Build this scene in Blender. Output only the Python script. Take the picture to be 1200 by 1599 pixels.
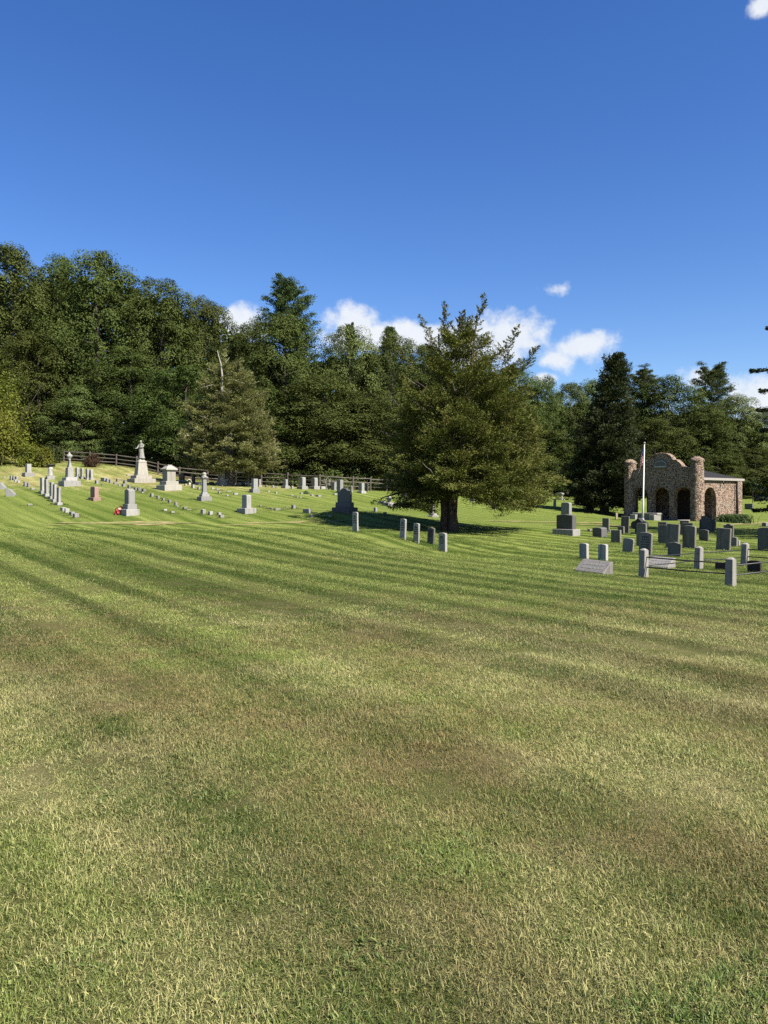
import bpy, bmesh, math, random
import numpy as np
from mathutils import Vector, Matrix
R = math.radians
for o in list(bpy.data.objects):
    bpy.data.objects.remove(o, do_unlink=True)
sc = bpy.context.scene
col = sc.collection
random.seed(4)

# ------------------------------------------------------------ camera, sky, sun, exposure
CAMH = 1.6          # eye height above the lawn at the photographer's feet
FPX = 1200.0        # focal length in photo pixels (photo 1200 x 1599)
HORY = 778.0        # row of the horizon
cd = bpy.data.cameras.new('camera')
cam = bpy.data.objects.new('camera', cd); col.objects.link(cam)
cam.location = (0, 0, CAMH); cam.rotation_euler = (R(90), 0, 0)
cd.sensor_fit = 'AUTO'; cd.sensor_width = 36; cd.lens = 36 * FPX / 1599
cd.shift_y = -(799.5 - HORY) / 1599
cd.clip_start = .05; cd.clip_end = 5000
sc.camera = cam

SUN_EL, SUN_AZ = 47.0, 130.0        # azimuth clockwise from +Y (the view axis)
sv = Vector((math.sin(R(SUN_AZ)) * math.cos(R(SUN_EL)), math.cos(R(SUN_AZ)) * math.cos(R(SUN_EL)), math.sin(R(SUN_EL))))
sl = bpy.data.lights.new('sun', 'SUN'); so = bpy.data.objects.new('sun', sl); col.objects.link(so)
sl.energy = 5.0; sl.angle = R(.53); sl.color = (1, .93, .82)
so.rotation_euler = sv.to_track_quat('Z', 'Y').to_euler(); so.location = (40, -40, 60)

wd = bpy.data.worlds.new('World'); sc.world = wd; wd.use_nodes = True
nt = wd.node_tree; nt.nodes.clear()
def N(t, kind, **kw):
    n = t.nodes.new(kind)
    for k, v in kw.items():
        setattr(n, k, v)
    return n
def wire(t, a, b): t.links.new(a, b)
sky = N(nt, 'ShaderNodeTexSky', sky_type='NISHITA', sun_disc=False)
sky.sun_elevation = R(SUN_EL); sky.sun_rotation = R(SUN_AZ)
sky.air_density = 1.0; sky.dust_density = 0.35; sky.ozone_density = 3.0; sky.altitude = 0
SKY_STR = .062
def wmath(op, a, b=None, c=None, clamp=False):
    n = N(nt, 'ShaderNodeMath', operation=op, use_clamp=clamp)
    for i, v in enumerate((a, b, c)):
        if v is None: continue
        if isinstance(v, (int, float)): n.inputs[i].default_value = v
        else: wire(nt, v, n.inputs[i])
    return n.outputs[0]
tc = N(nt, 'ShaderNodeTexCoord'); sp = N(nt, 'ShaderNodeSeparateXYZ'); wire(nt, tc.outputs['Generated'], sp.inputs[0])
az = wmath('ARCTAN2', sp.outputs[0], sp.outputs[1])
hyp = wmath('SQRT', wmath('ADD', wmath('MULTIPLY', sp.outputs[0], sp.outputs[0]), wmath('MULTIPLY', sp.outputs[1], sp.outputs[1])))
el = wmath('ARCTAN2', sp.outputs[2], hyp)
cn = N(nt, 'ShaderNodeTexNoise'); cn.inputs['Scale'].default_value = 15; cn.inputs['Detail'].default_value = 9; cn.inputs['Roughness'].default_value = .62
wire(nt, tc.outputs['Generated'], cn.inputs['Vector'])
cn2 = N(nt, 'ShaderNodeTexNoise'); cn2.inputs['Scale'].default_value = 42; cn2.inputs['Detail'].default_value = 6
wire(nt, tc.outputs['Generated'], cn2.inputs['Vector'])
cv = N(nt, 'ShaderNodeCombineXYZ'); wire(nt, az, cv.inputs[0]); wire(nt, el, cv.inputs[1])
# fair-weather cumulus low over the trees: (azimuth, elevation, half width, half height, thinness)
def px_cloud(px, py, rx, ry, thin=0.):
    a = math.atan((px - 600) / FPX); c = math.cos(a)
    return (a, math.atan((HORY - py) / FPX * c), rx / FPX * c * c, ry / FPX * c, thin)
CLOUDS = [px_cloud(372, 502, 38, 30), px_cloud(553, 504, 44, 24), px_cloud(640, 522, 85, 22), px_cloud(700, 528, 80, 22), px_cloud(590, 530, 90, 24), px_cloud(735, 535, 70, 40),
          px_cloud(797, 530, 72, 48), px_cloud(900, 540, 66, 25), px_cloud(862, 560, 50, 24, .15), px_cloud(848, 590, 26, 16, .2), px_cloud(880, 450, 90, 30, .80),
          px_cloud(1172, 618, 60, 38), px_cloud(1095, 592, 40, 20, .25), px_cloud(1192, 8, 36, 20, .2), px_cloud(892, 25, 60, 40, 1.45),
          px_cloud(908, 172, 60, 40, 1.5), (.62, .16, .12, .045, .0), (.85, .2, .1, .05, .1), (1.15, .15, .14, .04, .0), (-.62, .3, .1, .04, .2),
          (-.95, .2, .13, .05, .0), (1.6, .25, .16, .06, .1), (2.2, .18, .18, .05, 0.), (3.0, .22, .2, .06, .1), (-1.5, .2, .16, .05, .05), (-2.2, .24, .18, .06, 0.)]
mn = None
for a_, e_, ra, re_, th in CLOUDS:
    mp = N(nt, 'ShaderNodeMapping'); mp.inputs['Scale'].default_value = (1 / ra, 1 / re_, 1); mp.inputs['Location'].default_value = (-a_ / ra, -e_ / re_, 0)
    wire(nt, cv.outputs[0], mp.inputs['Vector'])
    ln = N(nt, 'ShaderNodeVectorMath', operation='LENGTH'); wire(nt, mp.outputs[0], ln.inputs[0])
    d = ln.outputs['Value']
    if th: d = wmath('ADD', d, th)
    mn = d if mn is None else wmath('SMOOTH_MIN', mn, d, .25)
dens = wmath('ADD', wmath('SUBTRACT', 1.22, mn), wmath('MULTIPLY', wmath('SUBTRACT', cn.outputs[0], .5), 2.5))
dens = wmath('ADD', dens, wmath('MULTIPLY', wmath('SUBTRACT', cn2.outputs[0], .5), .9))
mr = N(nt, 'ShaderNodeMapRange', interpolation_type='SMOOTHSTEP'); mr.inputs['From Min'].default_value = .05; mr.inputs['From Max'].default_value = .75
wire(nt, dens, mr.inputs['Value'])
cc = N(nt, 'ShaderNodeMix', data_type='RGBA'); wire(nt, cn.outputs[0], cc.inputs['Factor'])
cc.inputs['A'].default_value = (.62, .70, .82, 1); cc.inputs['B'].default_value = (1.0, .99, .97, 1)
bg1 = N(nt, 'ShaderNodeBackground'); bg1.inputs['Strength'].default_value = SKY_STR
# the phone's saturated rendering of a clear polarised sky
hs = N(nt, 'ShaderNodeHueSaturation'); hs.inputs['Saturation'].default_value = 1.29; hs.inputs['Hue'].default_value = .514
wire(nt, sky.outputs[0], hs.inputs['Color']); wire(nt, hs.outputs[0], bg1.inputs['Color'])
bg2 = N(nt, 'ShaderNodeBackground'); bg2.inputs['Strength'].default_value = .40; wire(nt, cc.outputs['Result'], bg2.inputs['Color'])
ms = N(nt, 'ShaderNodeMixShader'); wire(nt, wmath('MULTIPLY', mr.outputs[0], .93), ms.inputs[0]); wire(nt, bg1.outputs[0], ms.inputs[1]); wire(nt, bg2.outputs[0], ms.inputs[2])
wo = N(nt, 'ShaderNodeOutputWorld'); wire(nt, ms.outputs[0], wo.inputs[0])
wd.cycles.sampling_method = 'MANUAL'; wd.cycles.sample_map_resolution = 512

vs = sc.view_settings; vs.view_transform = 'Standard'; vs.look = 'None'; vs.exposure = 1.45; vs.gamma = 1.0; vs.use_curve_mapping = False
cy = sc.cycles
cy.max_bounces = 4; cy.diffuse_bounces = 2; cy.glossy_bounces = 1; cy.transmission_bounces = 2; cy.transparent_max_bounces = 4
cy.use_denoising = False; cy.caustics_reflective = False; cy.caustics_refractive = False
cy.sample_clamp_indirect = 4

# ------------------------------------------------------------ terrain
def W(px, py, D):       # the place seen at a photo pixel, D metres ahead
    return ((px - 600) / FPX * D, D, CAMH - (py - HORY) / FPX * D)
CT = [(0, -12, .05), (-12, -8, .1), (12, -8, 0), (0, 0, 0), (-6, 0, .05), (6, 0, 0), (0, 5, 0), (-5, 6, .05), (5, 6, -.06), (0, 10, -.03), (-8, 12, .1), (7, 12, -.2),
      (-12, 20, .2), (-4, 20, .08), (3, 20, -.2), (-14, 32, .3), (-6, 32, .28), (16, 20, -.42), (18, 32, -.38), (30, 20, -.4), (40, 40, -.3), (-40, 10, .4), (-35, 30, .8)]
CT += [W(1005, 902, 19.3), W(1141, 915, 17.5), W(1091, 889, 21.6), W(1163, 883, 22.9), W(1075, 857, 30), W(1000, 853, 32), W(1110, 829, 42), W(884, 834, 38), W(960, 819, 49),
       W(1030, 813, 60), W(1090, 813, 58), W(1155, 818, 58), W(945, 800, 66), W(915, 797, 66), W(1170, 795, 85), W(900, 772, 102), W(1180, 771, 112),
       W(692, 861, 27), W(629, 842, 28.3), W(555, 829.5, 29.5), W(700, 829, 38), W(537, 799, 44), W(0, 817, 42), W(150, 817, 42), W(300, 817, 42), W(430, 816, 42), W(540, 811, 42),
       W(204, 803, 45), W(385, 800, 46), W(90, 788, 51), W(109, 758, 63), W(221, 752.5, 68), W(264, 764, 60), W(319, 781, 52.5), W(44, 743, 70), W(346, 757, 70), W(398, 769, 62),
       W(480, 763.5, 70), W(565, 769.5, 69), W(676, 807, 50), W(606, 789, 60), W(740, 783, 72),
       W(40, 722, 82), W(116, 723, 84), W(182, 728, 83), W(216, 733, 82), W(280, 748, 81), W(367, 753.5, 82), W(450, 758, 83), W(560, 763.5, 83), W(640, 767, 86), W(-150, 715, 84), W(-200, 760, 66),
       (-60, 110, 8.5), (-30, 110, 7), (-5, 115, 4), (20, 115, 3), (60, 118, 2.3), (90, 90, 1.2), (90, 40, 0), (-90, 90, 9), (-90, 50, 4), (-80, 10, 1.5), (110, 120, 3), (-110, 125, 10), (-50, 145, 9.5), (0, 145, 6), (60, 145, 4)]
CT = np.array(CT, float)
TS = 40.0
def _phi(r2):
    return np.where(r2 > 1e-12, .5 * r2 * np.log(np.maximum(r2, 1e-12)), 0)
_P = CT[:, :2] / TS; _n = len(_P)
_A = np.zeros((_n + 3, _n + 3))
_A[:_n, :_n] = _phi(((_P[:, None] - _P[None]) ** 2).sum(-1)) + np.eye(_n) * .0008
_A[:_n, _n] = 1; _A[:_n, _n + 1:] = _P; _A[_n, :_n] = 1; _A[_n + 1:, :_n] = _P.T
_C = np.linalg.solve(_A, np.concatenate([CT[:, 2], np.zeros(3)]))
def ground(x, y):
    x = np.atleast_1d(np.asarray(x, float)); y = np.atleast_1d(np.asarray(y, float))
    q = np.stack([np.clip(x, -125, 125), np.clip(y, -14, 150)], -1) / TS
    out = np.empty(len(q))
    for i in range(0, len(q), 20000):
        b = q[i:i + 20000]
        out[i:i + 20000] = _phi(((b[:, None] - _P[None]) ** 2).sum(-1)) @ _C[:_n] + _C[_n] + b @ _C[_n + 1:]
    return out
def gz(x, y): return float(ground([x], [y])[0])
_D = np.concatenate([np.arange(2, 30, .05), np.arange(30, 140, .12)])
def P(px, py):          # where the line of sight through a photo pixel meets the lawn
    xs = (px - 600) / FPX * _D
    h = (CAMH - (py - HORY) / FPX * _D) - ground(xs, _D)
    i = int(np.argmax(h <= 0)) if (h <= 0).any() else len(_D) - 1
    if i > 0 and h[i] <= 0:
        t = h[i - 1] / (h[i - 1] - h[i]); D = _D[i - 1] + t * (_D[i] - _D[i - 1])
    else: D = _D[i]
    x = (px - 600) / FPX * D
    return Vector((x, D, gz(x, D)))
GRID = -52.0            # the whole burial ground is laid out on one grid: stones face this way

# ------------------------------------------------------------ materials
ALB = .70       # one calibration for all reflectances below
def mat(name):
    m = bpy.data.materials.new(name); m.use_nodes = True; m.node_tree.nodes.clear()
    return m, m.node_tree
def mth(t, op, a, b=None, c=None, clamp=False):
    n = N(t, 'ShaderNodeMath', operation=op, use_clamp=clamp)
    for i, v in enumerate((a, b, c)):
        if v is None: continue
        if isinstance(v, (int, float)): n.inputs[i].default_value = v
        else: wire(t, v, n.inputs[i])
    return n.outputs[0]
def mix(t, f, a, b, blend='MIX'):
    n = N(t, 'ShaderNodeMix', data_type='RGBA', blend_type=blend)
    for s, v in (('Factor', f), ('A', a), ('B', b)):
        if isinstance(v, (int, float)): n.inputs[s].default_value = v
        elif isinstance(v, tuple): n.inputs[s].default_value = (*v, 1) if len(v) == 3 else v
        else: wire(t, v, n.inputs[s])
    return n.outputs['Result']
def noise(t, vec, scale, detail=4, rough=.55, dist=0.):
    n = N(t, 'ShaderNodeTexNoise'); n.inputs['Scale'].default_value = scale; n.inputs['Detail'].default_value = detail
    n.inputs['Roughness'].default_value = rough; n.inputs['Distortion'].default_value = dist
    if vec is not None: wire(t, vec, n.inputs['Vector'])
    return n.outputs[0]
def ramp(t, v, lo, hi, smooth=True):
    n = N(t, 'ShaderNodeMapRange', interpolation_type='SMOOTHSTEP' if smooth else 'LINEAR')
    n.inputs['From Min'].default_value = lo; n.inputs['From Max'].default_value = hi
    wire(t, v, n.inputs['Value']); return n.outputs[0]
def mapping(t, vec, scale=(1, 1, 1), rot=(0, 0, 0), loc=(0, 0, 0)):
    n = N(t, 'ShaderNodeMapping'); n.inputs['Scale'].default_value = scale; n.inputs['Rotation'].default_value = rot; n.inputs['Location'].default_value = loc
    wire(t, vec, n.inputs['Vector']); return n.outputs[0]
def attr(t, name):
    n = N(t, 'ShaderNodeAttribute', attribute_name=name); return n.outputs['Fac']
def principled(t, colour, rough=.8, spec=.3, normal=None):
    p = N(t, 'ShaderNodeBsdfPrincipled'); p.inputs['Roughness'].default_value = rough; p.inputs['Specular IOR Level'].default_value = spec
    if isinstance(colour, tuple): p.inputs['Base Color'].default_value = (*[x * ALB for x in colour], 1)
    else: wire(t, mix(t, 1., colour, (ALB, ALB, ALB), 'MULTIPLY'), p.inputs['Base Color'])
    if normal is not None: wire(t, normal, p.inputs['Normal'])
    return p.outputs[0]
def bump(t, h, strength=.4, dist=.02):
    b = N(t, 'ShaderNodeBump'); b.inputs['Strength'].default_value = strength; b.inputs['Distance'].default_value = dist
    wire(t, h, b.inputs['Height']); return b.outputs[0]
def out(t, s): wire(t, s, N(t, 'ShaderNodeOutputMaterial').inputs['Surface'])
def wpos(t): return N(t, 'ShaderNodeNewGeometry').outputs['Position']
def opos(t):           # object-space position, shifted per object so no two stones carry the same stains
    tcn = N(t, 'ShaderNodeTexCoord'); oi = N(t, 'ShaderNodeObjectInfo')
    v = N(t, 'ShaderNodeVectorMath', operation='ADD'); wire(t, tcn.outputs['Object'], v.inputs[0])
    k = N(t, 'ShaderNodeCombineXYZ'); m_ = mth(t, 'MULTIPLY', oi.outputs['Random'], 40.)
    wire(t, m_, k.inputs[0]); wire(t, m_, k.inputs[1]); wire(t, k.outputs[0], v.inputs[1])
    return v.outputs[0], oi.outputs['Random']

def stone(name, c, dark, lichen=.3, grain=60, rough=.75, streak=.5):
    m, t = mat(name); v, rnd = opos(t)
    sp_ = noise(t, v, grain, 3, .7)
    blot = noise(t, v, 2.2, 6, .65)
    stre = noise(t, mapping(t, v, (9, 9, 1.1)), 1.0, 5, .6)
    c1 = mix(t, ramp(t, sp_, .36, .66), tuple(x * .80 for x in c), tuple(min(1, x * 1.12) for x in c))
    c2 = mix(t, mth(t, 'MULTIPLY', ramp(t, stre, .45, .72), streak), c1, dark)
    c3 = mix(t, mth(t, 'MULTIPLY', ramp(t, blot, .52, .75), lichen), c2, (dark[0] * 1.2 + .03, dark[1] * 1.25 + .03, dark[2]))
    br = mth(t, 'MULTIPLY_ADD', rnd, .35, .82)
    c4 = mix(t, 1., c3, br, 'MULTIPLY') if False else c3
    hsv = N(t, 'ShaderNodeHueSaturation'); wire(t, c4, hsv.inputs['Color']); wire(t, br, hsv.inputs['Value'])
    h = mth(t, 'ADD', mth(t, 'MULTIPLY', sp_, .35), noise(t, v, 14, 4))
    out(t, principled(t, hsv.outputs[0], rough, .25, bump(t, h, .35, .012)))
    return m
M = {}
M['marble'] = stone('weathered_white_marble', (.37, .36, .33), (.11, .108, .092), .45, 45, streak=.65)
M['grey'] = stone('grey_granite', (.27, .27, .26), (.11, .11, .10), .3, 80, streak=.35)
M['pale'] = stone('pale_granite', (.335, .33, .31), (.14, .136, .12), .35, 80, streak=.5)
M['slate'] = stone('old_slate_and_marble', (.175, .165, .142), (.06, .056, .044), .5, 30, streak=.75)
M['dark'] = stone('dark_polished_granite', (.05, .054, .058), (.03, .03, .03), .1, 90, .45, streak=.2)
M['bluegrey'] = stone('blue_grey_granite', (.125, .125, .120), (.055, .054, .05), .3, 80, streak=.4)
M['pink'] = stone('pink_granite', (.36, .23, .19), (.20, .13, .11), .2, 80, streak=.2)
M['brown'] = stone('brown_stone', (.05, .035, .03), (.025, .02, .018), .3, 50)
M['buff'] = stone('buff_stone', (.38, .30, .23), (.18, .14, .11), .3, 60)
M['warm'] = stone('warm_white_granite', (.38, .36, .31), (.17, .15, .11), .35, 70, streak=.45)
M['field'] = stone('field_stone', (.24, .228, .21), (.09, .085, .08), .5, 40)
M['postgranite'] = stone('split_granite', (.32, .305, .275), (.12, .115, .10), .4, 70, .85, .35)

def plain(name, c, rough=.6, spec=.4, vary=.25, scale=8):
    m, t = mat(name); v, rnd = opos(t)
    n = noise(t, v, scale, 5, .6)
    out(t, principled(t, mix(t, n, tuple(x * (1 - vary) for x in c), tuple(min(1, x * (1 + vary)) for x in c)), rough, spec, bump(t, n, .2, .01)))
    return m
M['iron'] = plain('black_iron', (.02, .02, .021), .5, .4)
M['white_paint'] = plain('white_paint', (.62, .62, .60), .45, .4, .06)
M['gutter'] = plain('weathered_white_gutter', (.34, .31, .28), .6, .3, .2)
M['door'] = plain('dark_stained_boards', (.035, .022, .016), .6, .3, .4)
M['plaque'] = plain('cast_plaque', (.16, .155, .145), .9, .1, .3)
M['inscription'] = plain('dark_lettering', (.06, .062, .06), .9, .1, .3)  # dark tone of the unreadable lettering bars
M['concrete'] = plain('old_concrete', (.42, .40, .37), .85, .2, .2)
M['bowl'] = plain('dark_bronze_bowl', (.05, .045, .04), .5, .4, .3)
M['pot'] = plain('terracotta', (.18, .10, .07), .8, .2)

def wood(name, c):
    m, t = mat(name); v, rnd = opos(t)
    n = noise(t, mapping(t, v, (1.5, 22, 22)), 1, 5, .6)
    cc_ = mix(t, ramp(t, n, .3, .7), tuple(x * .55 for x in c), c)
    out(t, principled(t, cc_, .85, .2, bump(t, n, .5, .01))); return m
M['rail'] = wood('weathered_split_rail', (.155, .135, .115))
def bark(name, c, c2):
    m, t = mat(name); tcn = N(t, 'ShaderNodeTexCoord'); v = tcn.outputs['Object']
    n = noise(t, mapping(t, v, (7, 7, 1.2)), 1, 6, .65); n2 = noise(t, v, 18, 4)
    cc_ = mix(t, ramp(t, n, .32, .68), c2, c)
    out(t, principled(t, cc_, .9, .15, bump(t, mth(t, 'ADD', n, mth(t, 'MULTIPLY', n2, .3)), .9, .06))); return m
M['bark'] = bark('bark', (.12, .10, .085), (.035, .028, .022))
M['cedarbark'] = bark('cedar_bark', (.12, .088, .07), (.035, .025, .02))
M['greybark'] = bark('grey_dead_wood', (.26, .24, .21), (.11, .10, .09))
M['palewood'] = bark('pale_bare_wood', (.42, .39, .34), (.24, .22, .19))

def leaf(name, dark, light, trans=.25, spec=.06, rough=.65, hue=.02, sun=None, brown=None):
    """leaf colour by leaf age (per-leaf attribute) and by tree (object random)"""
    m, t = mat(name); a = attr(t, 'var'); oi = N(t, 'ShaderNodeObjectInfo')
    c1 = mix(t, a, dark, light)
    tcn = N(t, 'ShaderNodeTexCoord')
    cl = noise(t, tcn.outputs['Object'], .55, 3, .6)
    c1 = mix(t, mth(t, 'MULTIPLY', ramp(t, cl, .38, .66), .65), c1, light)
    if brown: c1 = mix(t, mth(t, 'MULTIPLY', ramp(t, noise(t, tcn.outputs['Object'], .8, 4, .6), .5, .68), .55), c1, brown)
    hsv = N(t, 'ShaderNodeHueSaturation'); wire(t, c1, hsv.inputs['Color'])
    wire(t, mth(t, 'MULTIPLY_ADD', oi.outputs['Random'], hue * 2, .5 - hue), hsv.inputs['Hue'])
    wire(t, mth(t, 'MULTIPLY_ADD', oi.outputs['Random'], .3, .85), hsv.inputs['Value'])
    p = principled(t, hsv.outputs[0], rough, spec)
    tr = N(t, 'ShaderNodeBsdfTranslucent')
    tcol = mix(t, 1., hsv.outputs[0], (1.15 * ALB, 1.25 * ALB, .55 * ALB), 'MULTIPLY'); wire(t, tcol, tr.inputs['Color'])
    mx = N(t, 'ShaderNodeMixShader'); mx.inputs[0].default_value = trans; wire(t, p, mx.inputs[1]); wire(t, tr.outputs[0], mx.inputs[2])
    out(t, mx.outputs[0]); return m
M['oak'] = leaf('oak_leaves', (.025, .041, .010), (.092, .117, .029), .10)
M['oak2'] = leaf('light_oak_leaves', (.046, .068, .018), (.140, .170, .050), .10)
M['yellowgreen'] = leaf('yellow_green_leaves', (.075, .105, .018), (.20, .225, .040), .28)
M['pine'] = leaf('pine_needles', (.030, .048, .015), (.090, .118, .038), .12, .1)
M['cedar'] = leaf('red_cedar_sprays', (.048, .062, .014), (.150, .160, .040), .16, .08, .65, .008, brown=(.140, .116, .042))
M['cedar2'] = leaf('thinning_cedar_sprays', (.105, .122, .045), (.300, .310, .125), .28, .15, .6, .008, brown=(.23, .205, .115))
M['spruce'] = leaf('dark_conifer_sprays', (.017, .027, .011), (.062, .078, .030), .12, .1, .6, .008, brown=(.060, .060, .030))
M['sprucefar'] = leaf('blue_black_spruce_needles', (.014, .024, .014), (.045, .062, .032), .12, .15)
M['redshrub'] = leaf('dark_red_leaves', (.03, .016, .013), (.075, .04, .028), .2)
M['strap'] = leaf('daylily_leaves', (.035, .07, .028), (.10, .16, .07), .25)
M['petal'] = leaf('red_petals', (.45, .02, .025), (.75, .10, .10), .3, hue=.0)
M['petalw'] = leaf('pale_petals', (.7, .6, .55), (.85, .8, .75), .3, hue=.0)

# the lawn: light on mown stripes put into the colour, drying patches; one colour rule for turf and blades
MOW = R(36)            # the mower ran away to the left, along the graves
def lawn_colour(t, blades):
    p = wpos(t)
    rot = mapping(t, p, (1, 1, 0), (0, 0, -MOW))     # x across the stripes, y along them
    spx = N(t, 'ShaderNodeSeparateXYZ'); wire(t, rot, spx.inputs[0]); sxy = N(t, 'ShaderNodeSeparateXYZ'); wire(t, p, sxy.inputs[0])
    warp = noise(t, mapping(t, rot, (.25, .05, 0)), 1, 3)
    s1 = mth(t, 'SINE', mth(t, 'ADD', mth(t, 'MULTIPLY', spx.outputs[0], 2 * math.pi / 1.22), mth(t, 'MULTIPLY', warp, 4.)))
    s2 = noise(t, mapping(t, rot, (1.9, .05, 0)), 1, 4, .62)
    far = ramp(t, sxy.outputs[1], 4., 13.)
    s3 = mth(t, 'MULTIPLY', mth(t, 'SUBTRACT', noise(t, mapping(t, rot, (.80, .03, 0), loc=(5.3, 0, 0)), 1, 4, .6), .5), 2.5)
    st = mth(t, 'ADD', mth(t, 'MULTIPLY', s1, .32), mth(t, 'MULTIPLY', mth(t, 'SUBTRACT', s2, .5), 3.8))
    st = mth(t, 'MULTIPLY', st, mth(t, 'MULTIPLY_ADD', far, .55, .45))
    st = mth(t, 'MULTIPLY', st, mth(t, 'SUBTRACT', 1, mth(t, 'MULTIPLY', ramp(t, sxy.outputs[1], 36, 48), .72)))
    st = mth(t, 'ADD', st, mth(t, 'MULTIPLY', s3, mth(t, 'SUBTRACT', 1, mth(t, 'MULTIPLY', ramp(t, sxy.outputs[1], 30, 48), .7))))
    # dryness
    d1 = noise(t, mapping(t, rot, (.30, .13, 0), loc=(3.1, 7.3, 0)), 1, 5, .62)
    d2 = noise(t, mapping(t, p, (1, 1, 0), loc=(1.7, 0, 0)), 1.6, 5, .65)
    belt = mth(t, 'MULTIPLY', ramp(t, sxy.outputs[1], 3.0, 6.0), mth(t, 'SUBTRACT', 1, ramp(t, sxy.outputs[1], 8.5, 14.)))
    hill = mth(t, 'MULTIPLY', ramp(t, sxy.outputs[1], 46, 68), ramp(t, mth(t, 'MULTIPLY', sxy.outputs[0], -1), -4, 14))
    farl = mth(t, 'MULTIPLY', ramp(t, sxy.outputs[1], 9, 16), .46)
    dry = mth(t, 'ADD', mth(t, 'MULTIPLY_ADD', d1, 2.0, -.50), mth(t, 'MULTIPLY_ADD', d2, 1.9, -.92))
    dry = mth(t, 'ADD', dry, mth(t, 'ADD', mth(t, 'MULTIPLY', belt, .24), mth(t, 'MULTIPLY', hill, .66)))
    dry = mth(t, 'SUBTRACT', dry, farl)
    if blades: v = attr(t, 'var')
    else: v = noise(t, p, 38, 3, .75)
    dryf = mth(t, 'ADD', dry, mth(t, 'MULTIPLY', mth(t, 'SUBTRACT', v, .5), .95 if blades else .6))
    f = ramp(t, dryf, .41, 1.12)
    g = mix(t, ramp(t, st, -.55, .6), (.068, .110, .016), (.226, .270, .072))  # light off leaning mown blades, put into the green as paler and darker stripes
    if blades: g = mix(t, 1., g, mix(t, v, (.52, .57, .48), (1.8, 1.8, 1.62)), 'MULTIPLY')
    else: g = mix(t, 1., g, mix(t, v, (.62, .64, .58), (1.5, 1.46, 1.4)), 'MULTIPLY')
    d3 = noise(t, mapping(t, rot, (.55, .3, 0), loc=(11, 3, 0)), 1, 4, .6)
    tan = mix(t, ramp(t, d3, .36, .62), (.305, .228, .108), (.470, .415, .205))
    tan = mix(t, 1., tan, mix(t, ramp(t, st, -.6, .5), (.74, .75, .70), (1.12, 1.14, 1.10)), 'MULTIPLY')  # same stripe light put into the dry grass colour
    if blades: tan = mix(t, 1., tan, mix(t, v, (.62, .61, .56), (1.36, 1.37, 1.3)), 'MULTIPLY')
    c = mix(t, mth(t, 'MULTIPLY', f, .86), g, tan)
    # thatch and soil between the blades where the sward is built blade by blade
    if not blades: c = mix(t, mth(t, 'SUBTRACT', 1, ramp(t, sxy.outputs[1], 10, 32)), c, mix(t, .35, (.10, .086, .04), c))
    return c, v
m_, t_ = mat('mown_turf'); c_, v_ = lawn_colour(t_, False)
# leaf litter under the wood behind the rail fence comes in as an attribute painted on the terrain
lit = attr(t_, 'wood'); ln_ = noise(t_, wpos(t_), 3, 5)
c_ = mix(t_, lit, c_, mix(t_, ln_, (.028, .020, .012), (.085, .058, .034)))
thin_ = noise(t_, wpos(t_), 120, 2, .6)
out(t_, principled(t_, c_, .95, .05, bump(t_, mth(t_, 'ADD', v_, thin_), .8, .035))); M['turf'] = m_
def blade_mat(name, tint=None):
    m, t = mat(name); c, v = lawn_colour(t, True)
    if tint: c = mix(t, .68, c, mix(t, v, tuple(x * .7 for x in tint), tuple(x * 1.25 for x in tint)))
    p = principled(t, c, .55, .25)
    tr = N(t, 'ShaderNodeBsdfTranslucent'); wire(t, mix(t, 1., c, (ALB, ALB, ALB), 'MULTIPLY'), tr.inputs['Color'])
    mx = N(t, 'ShaderNodeMixShader'); mx.inputs[0].default_value = .28; wire(t, p, mx.inputs[1]); wire(t, tr.outputs[0], mx.inputs[2])
    out(t, mx.outputs[0]); return m
M['blade'] = blade_mat('grass_blades'); M['weed'] = blade_mat('broad_weed_leaves', (.14, .21, .055))
M['tallgrass'] = blade_mat('rank_green_grass', (.10, .19, .035))
m_, t_ = mat('worn_earth'); n_ = noise(t_, mapping(t_, wpos(t_), (.7, 2.2, 1)), 1.6, 6, .7)
out(t_, principled(t_, mix(t_, ramp(t_, n_, .44, .62), (.150, .175, .048), (.42, .31, .185)), .95, .05)); M['earth'] = m_

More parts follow.
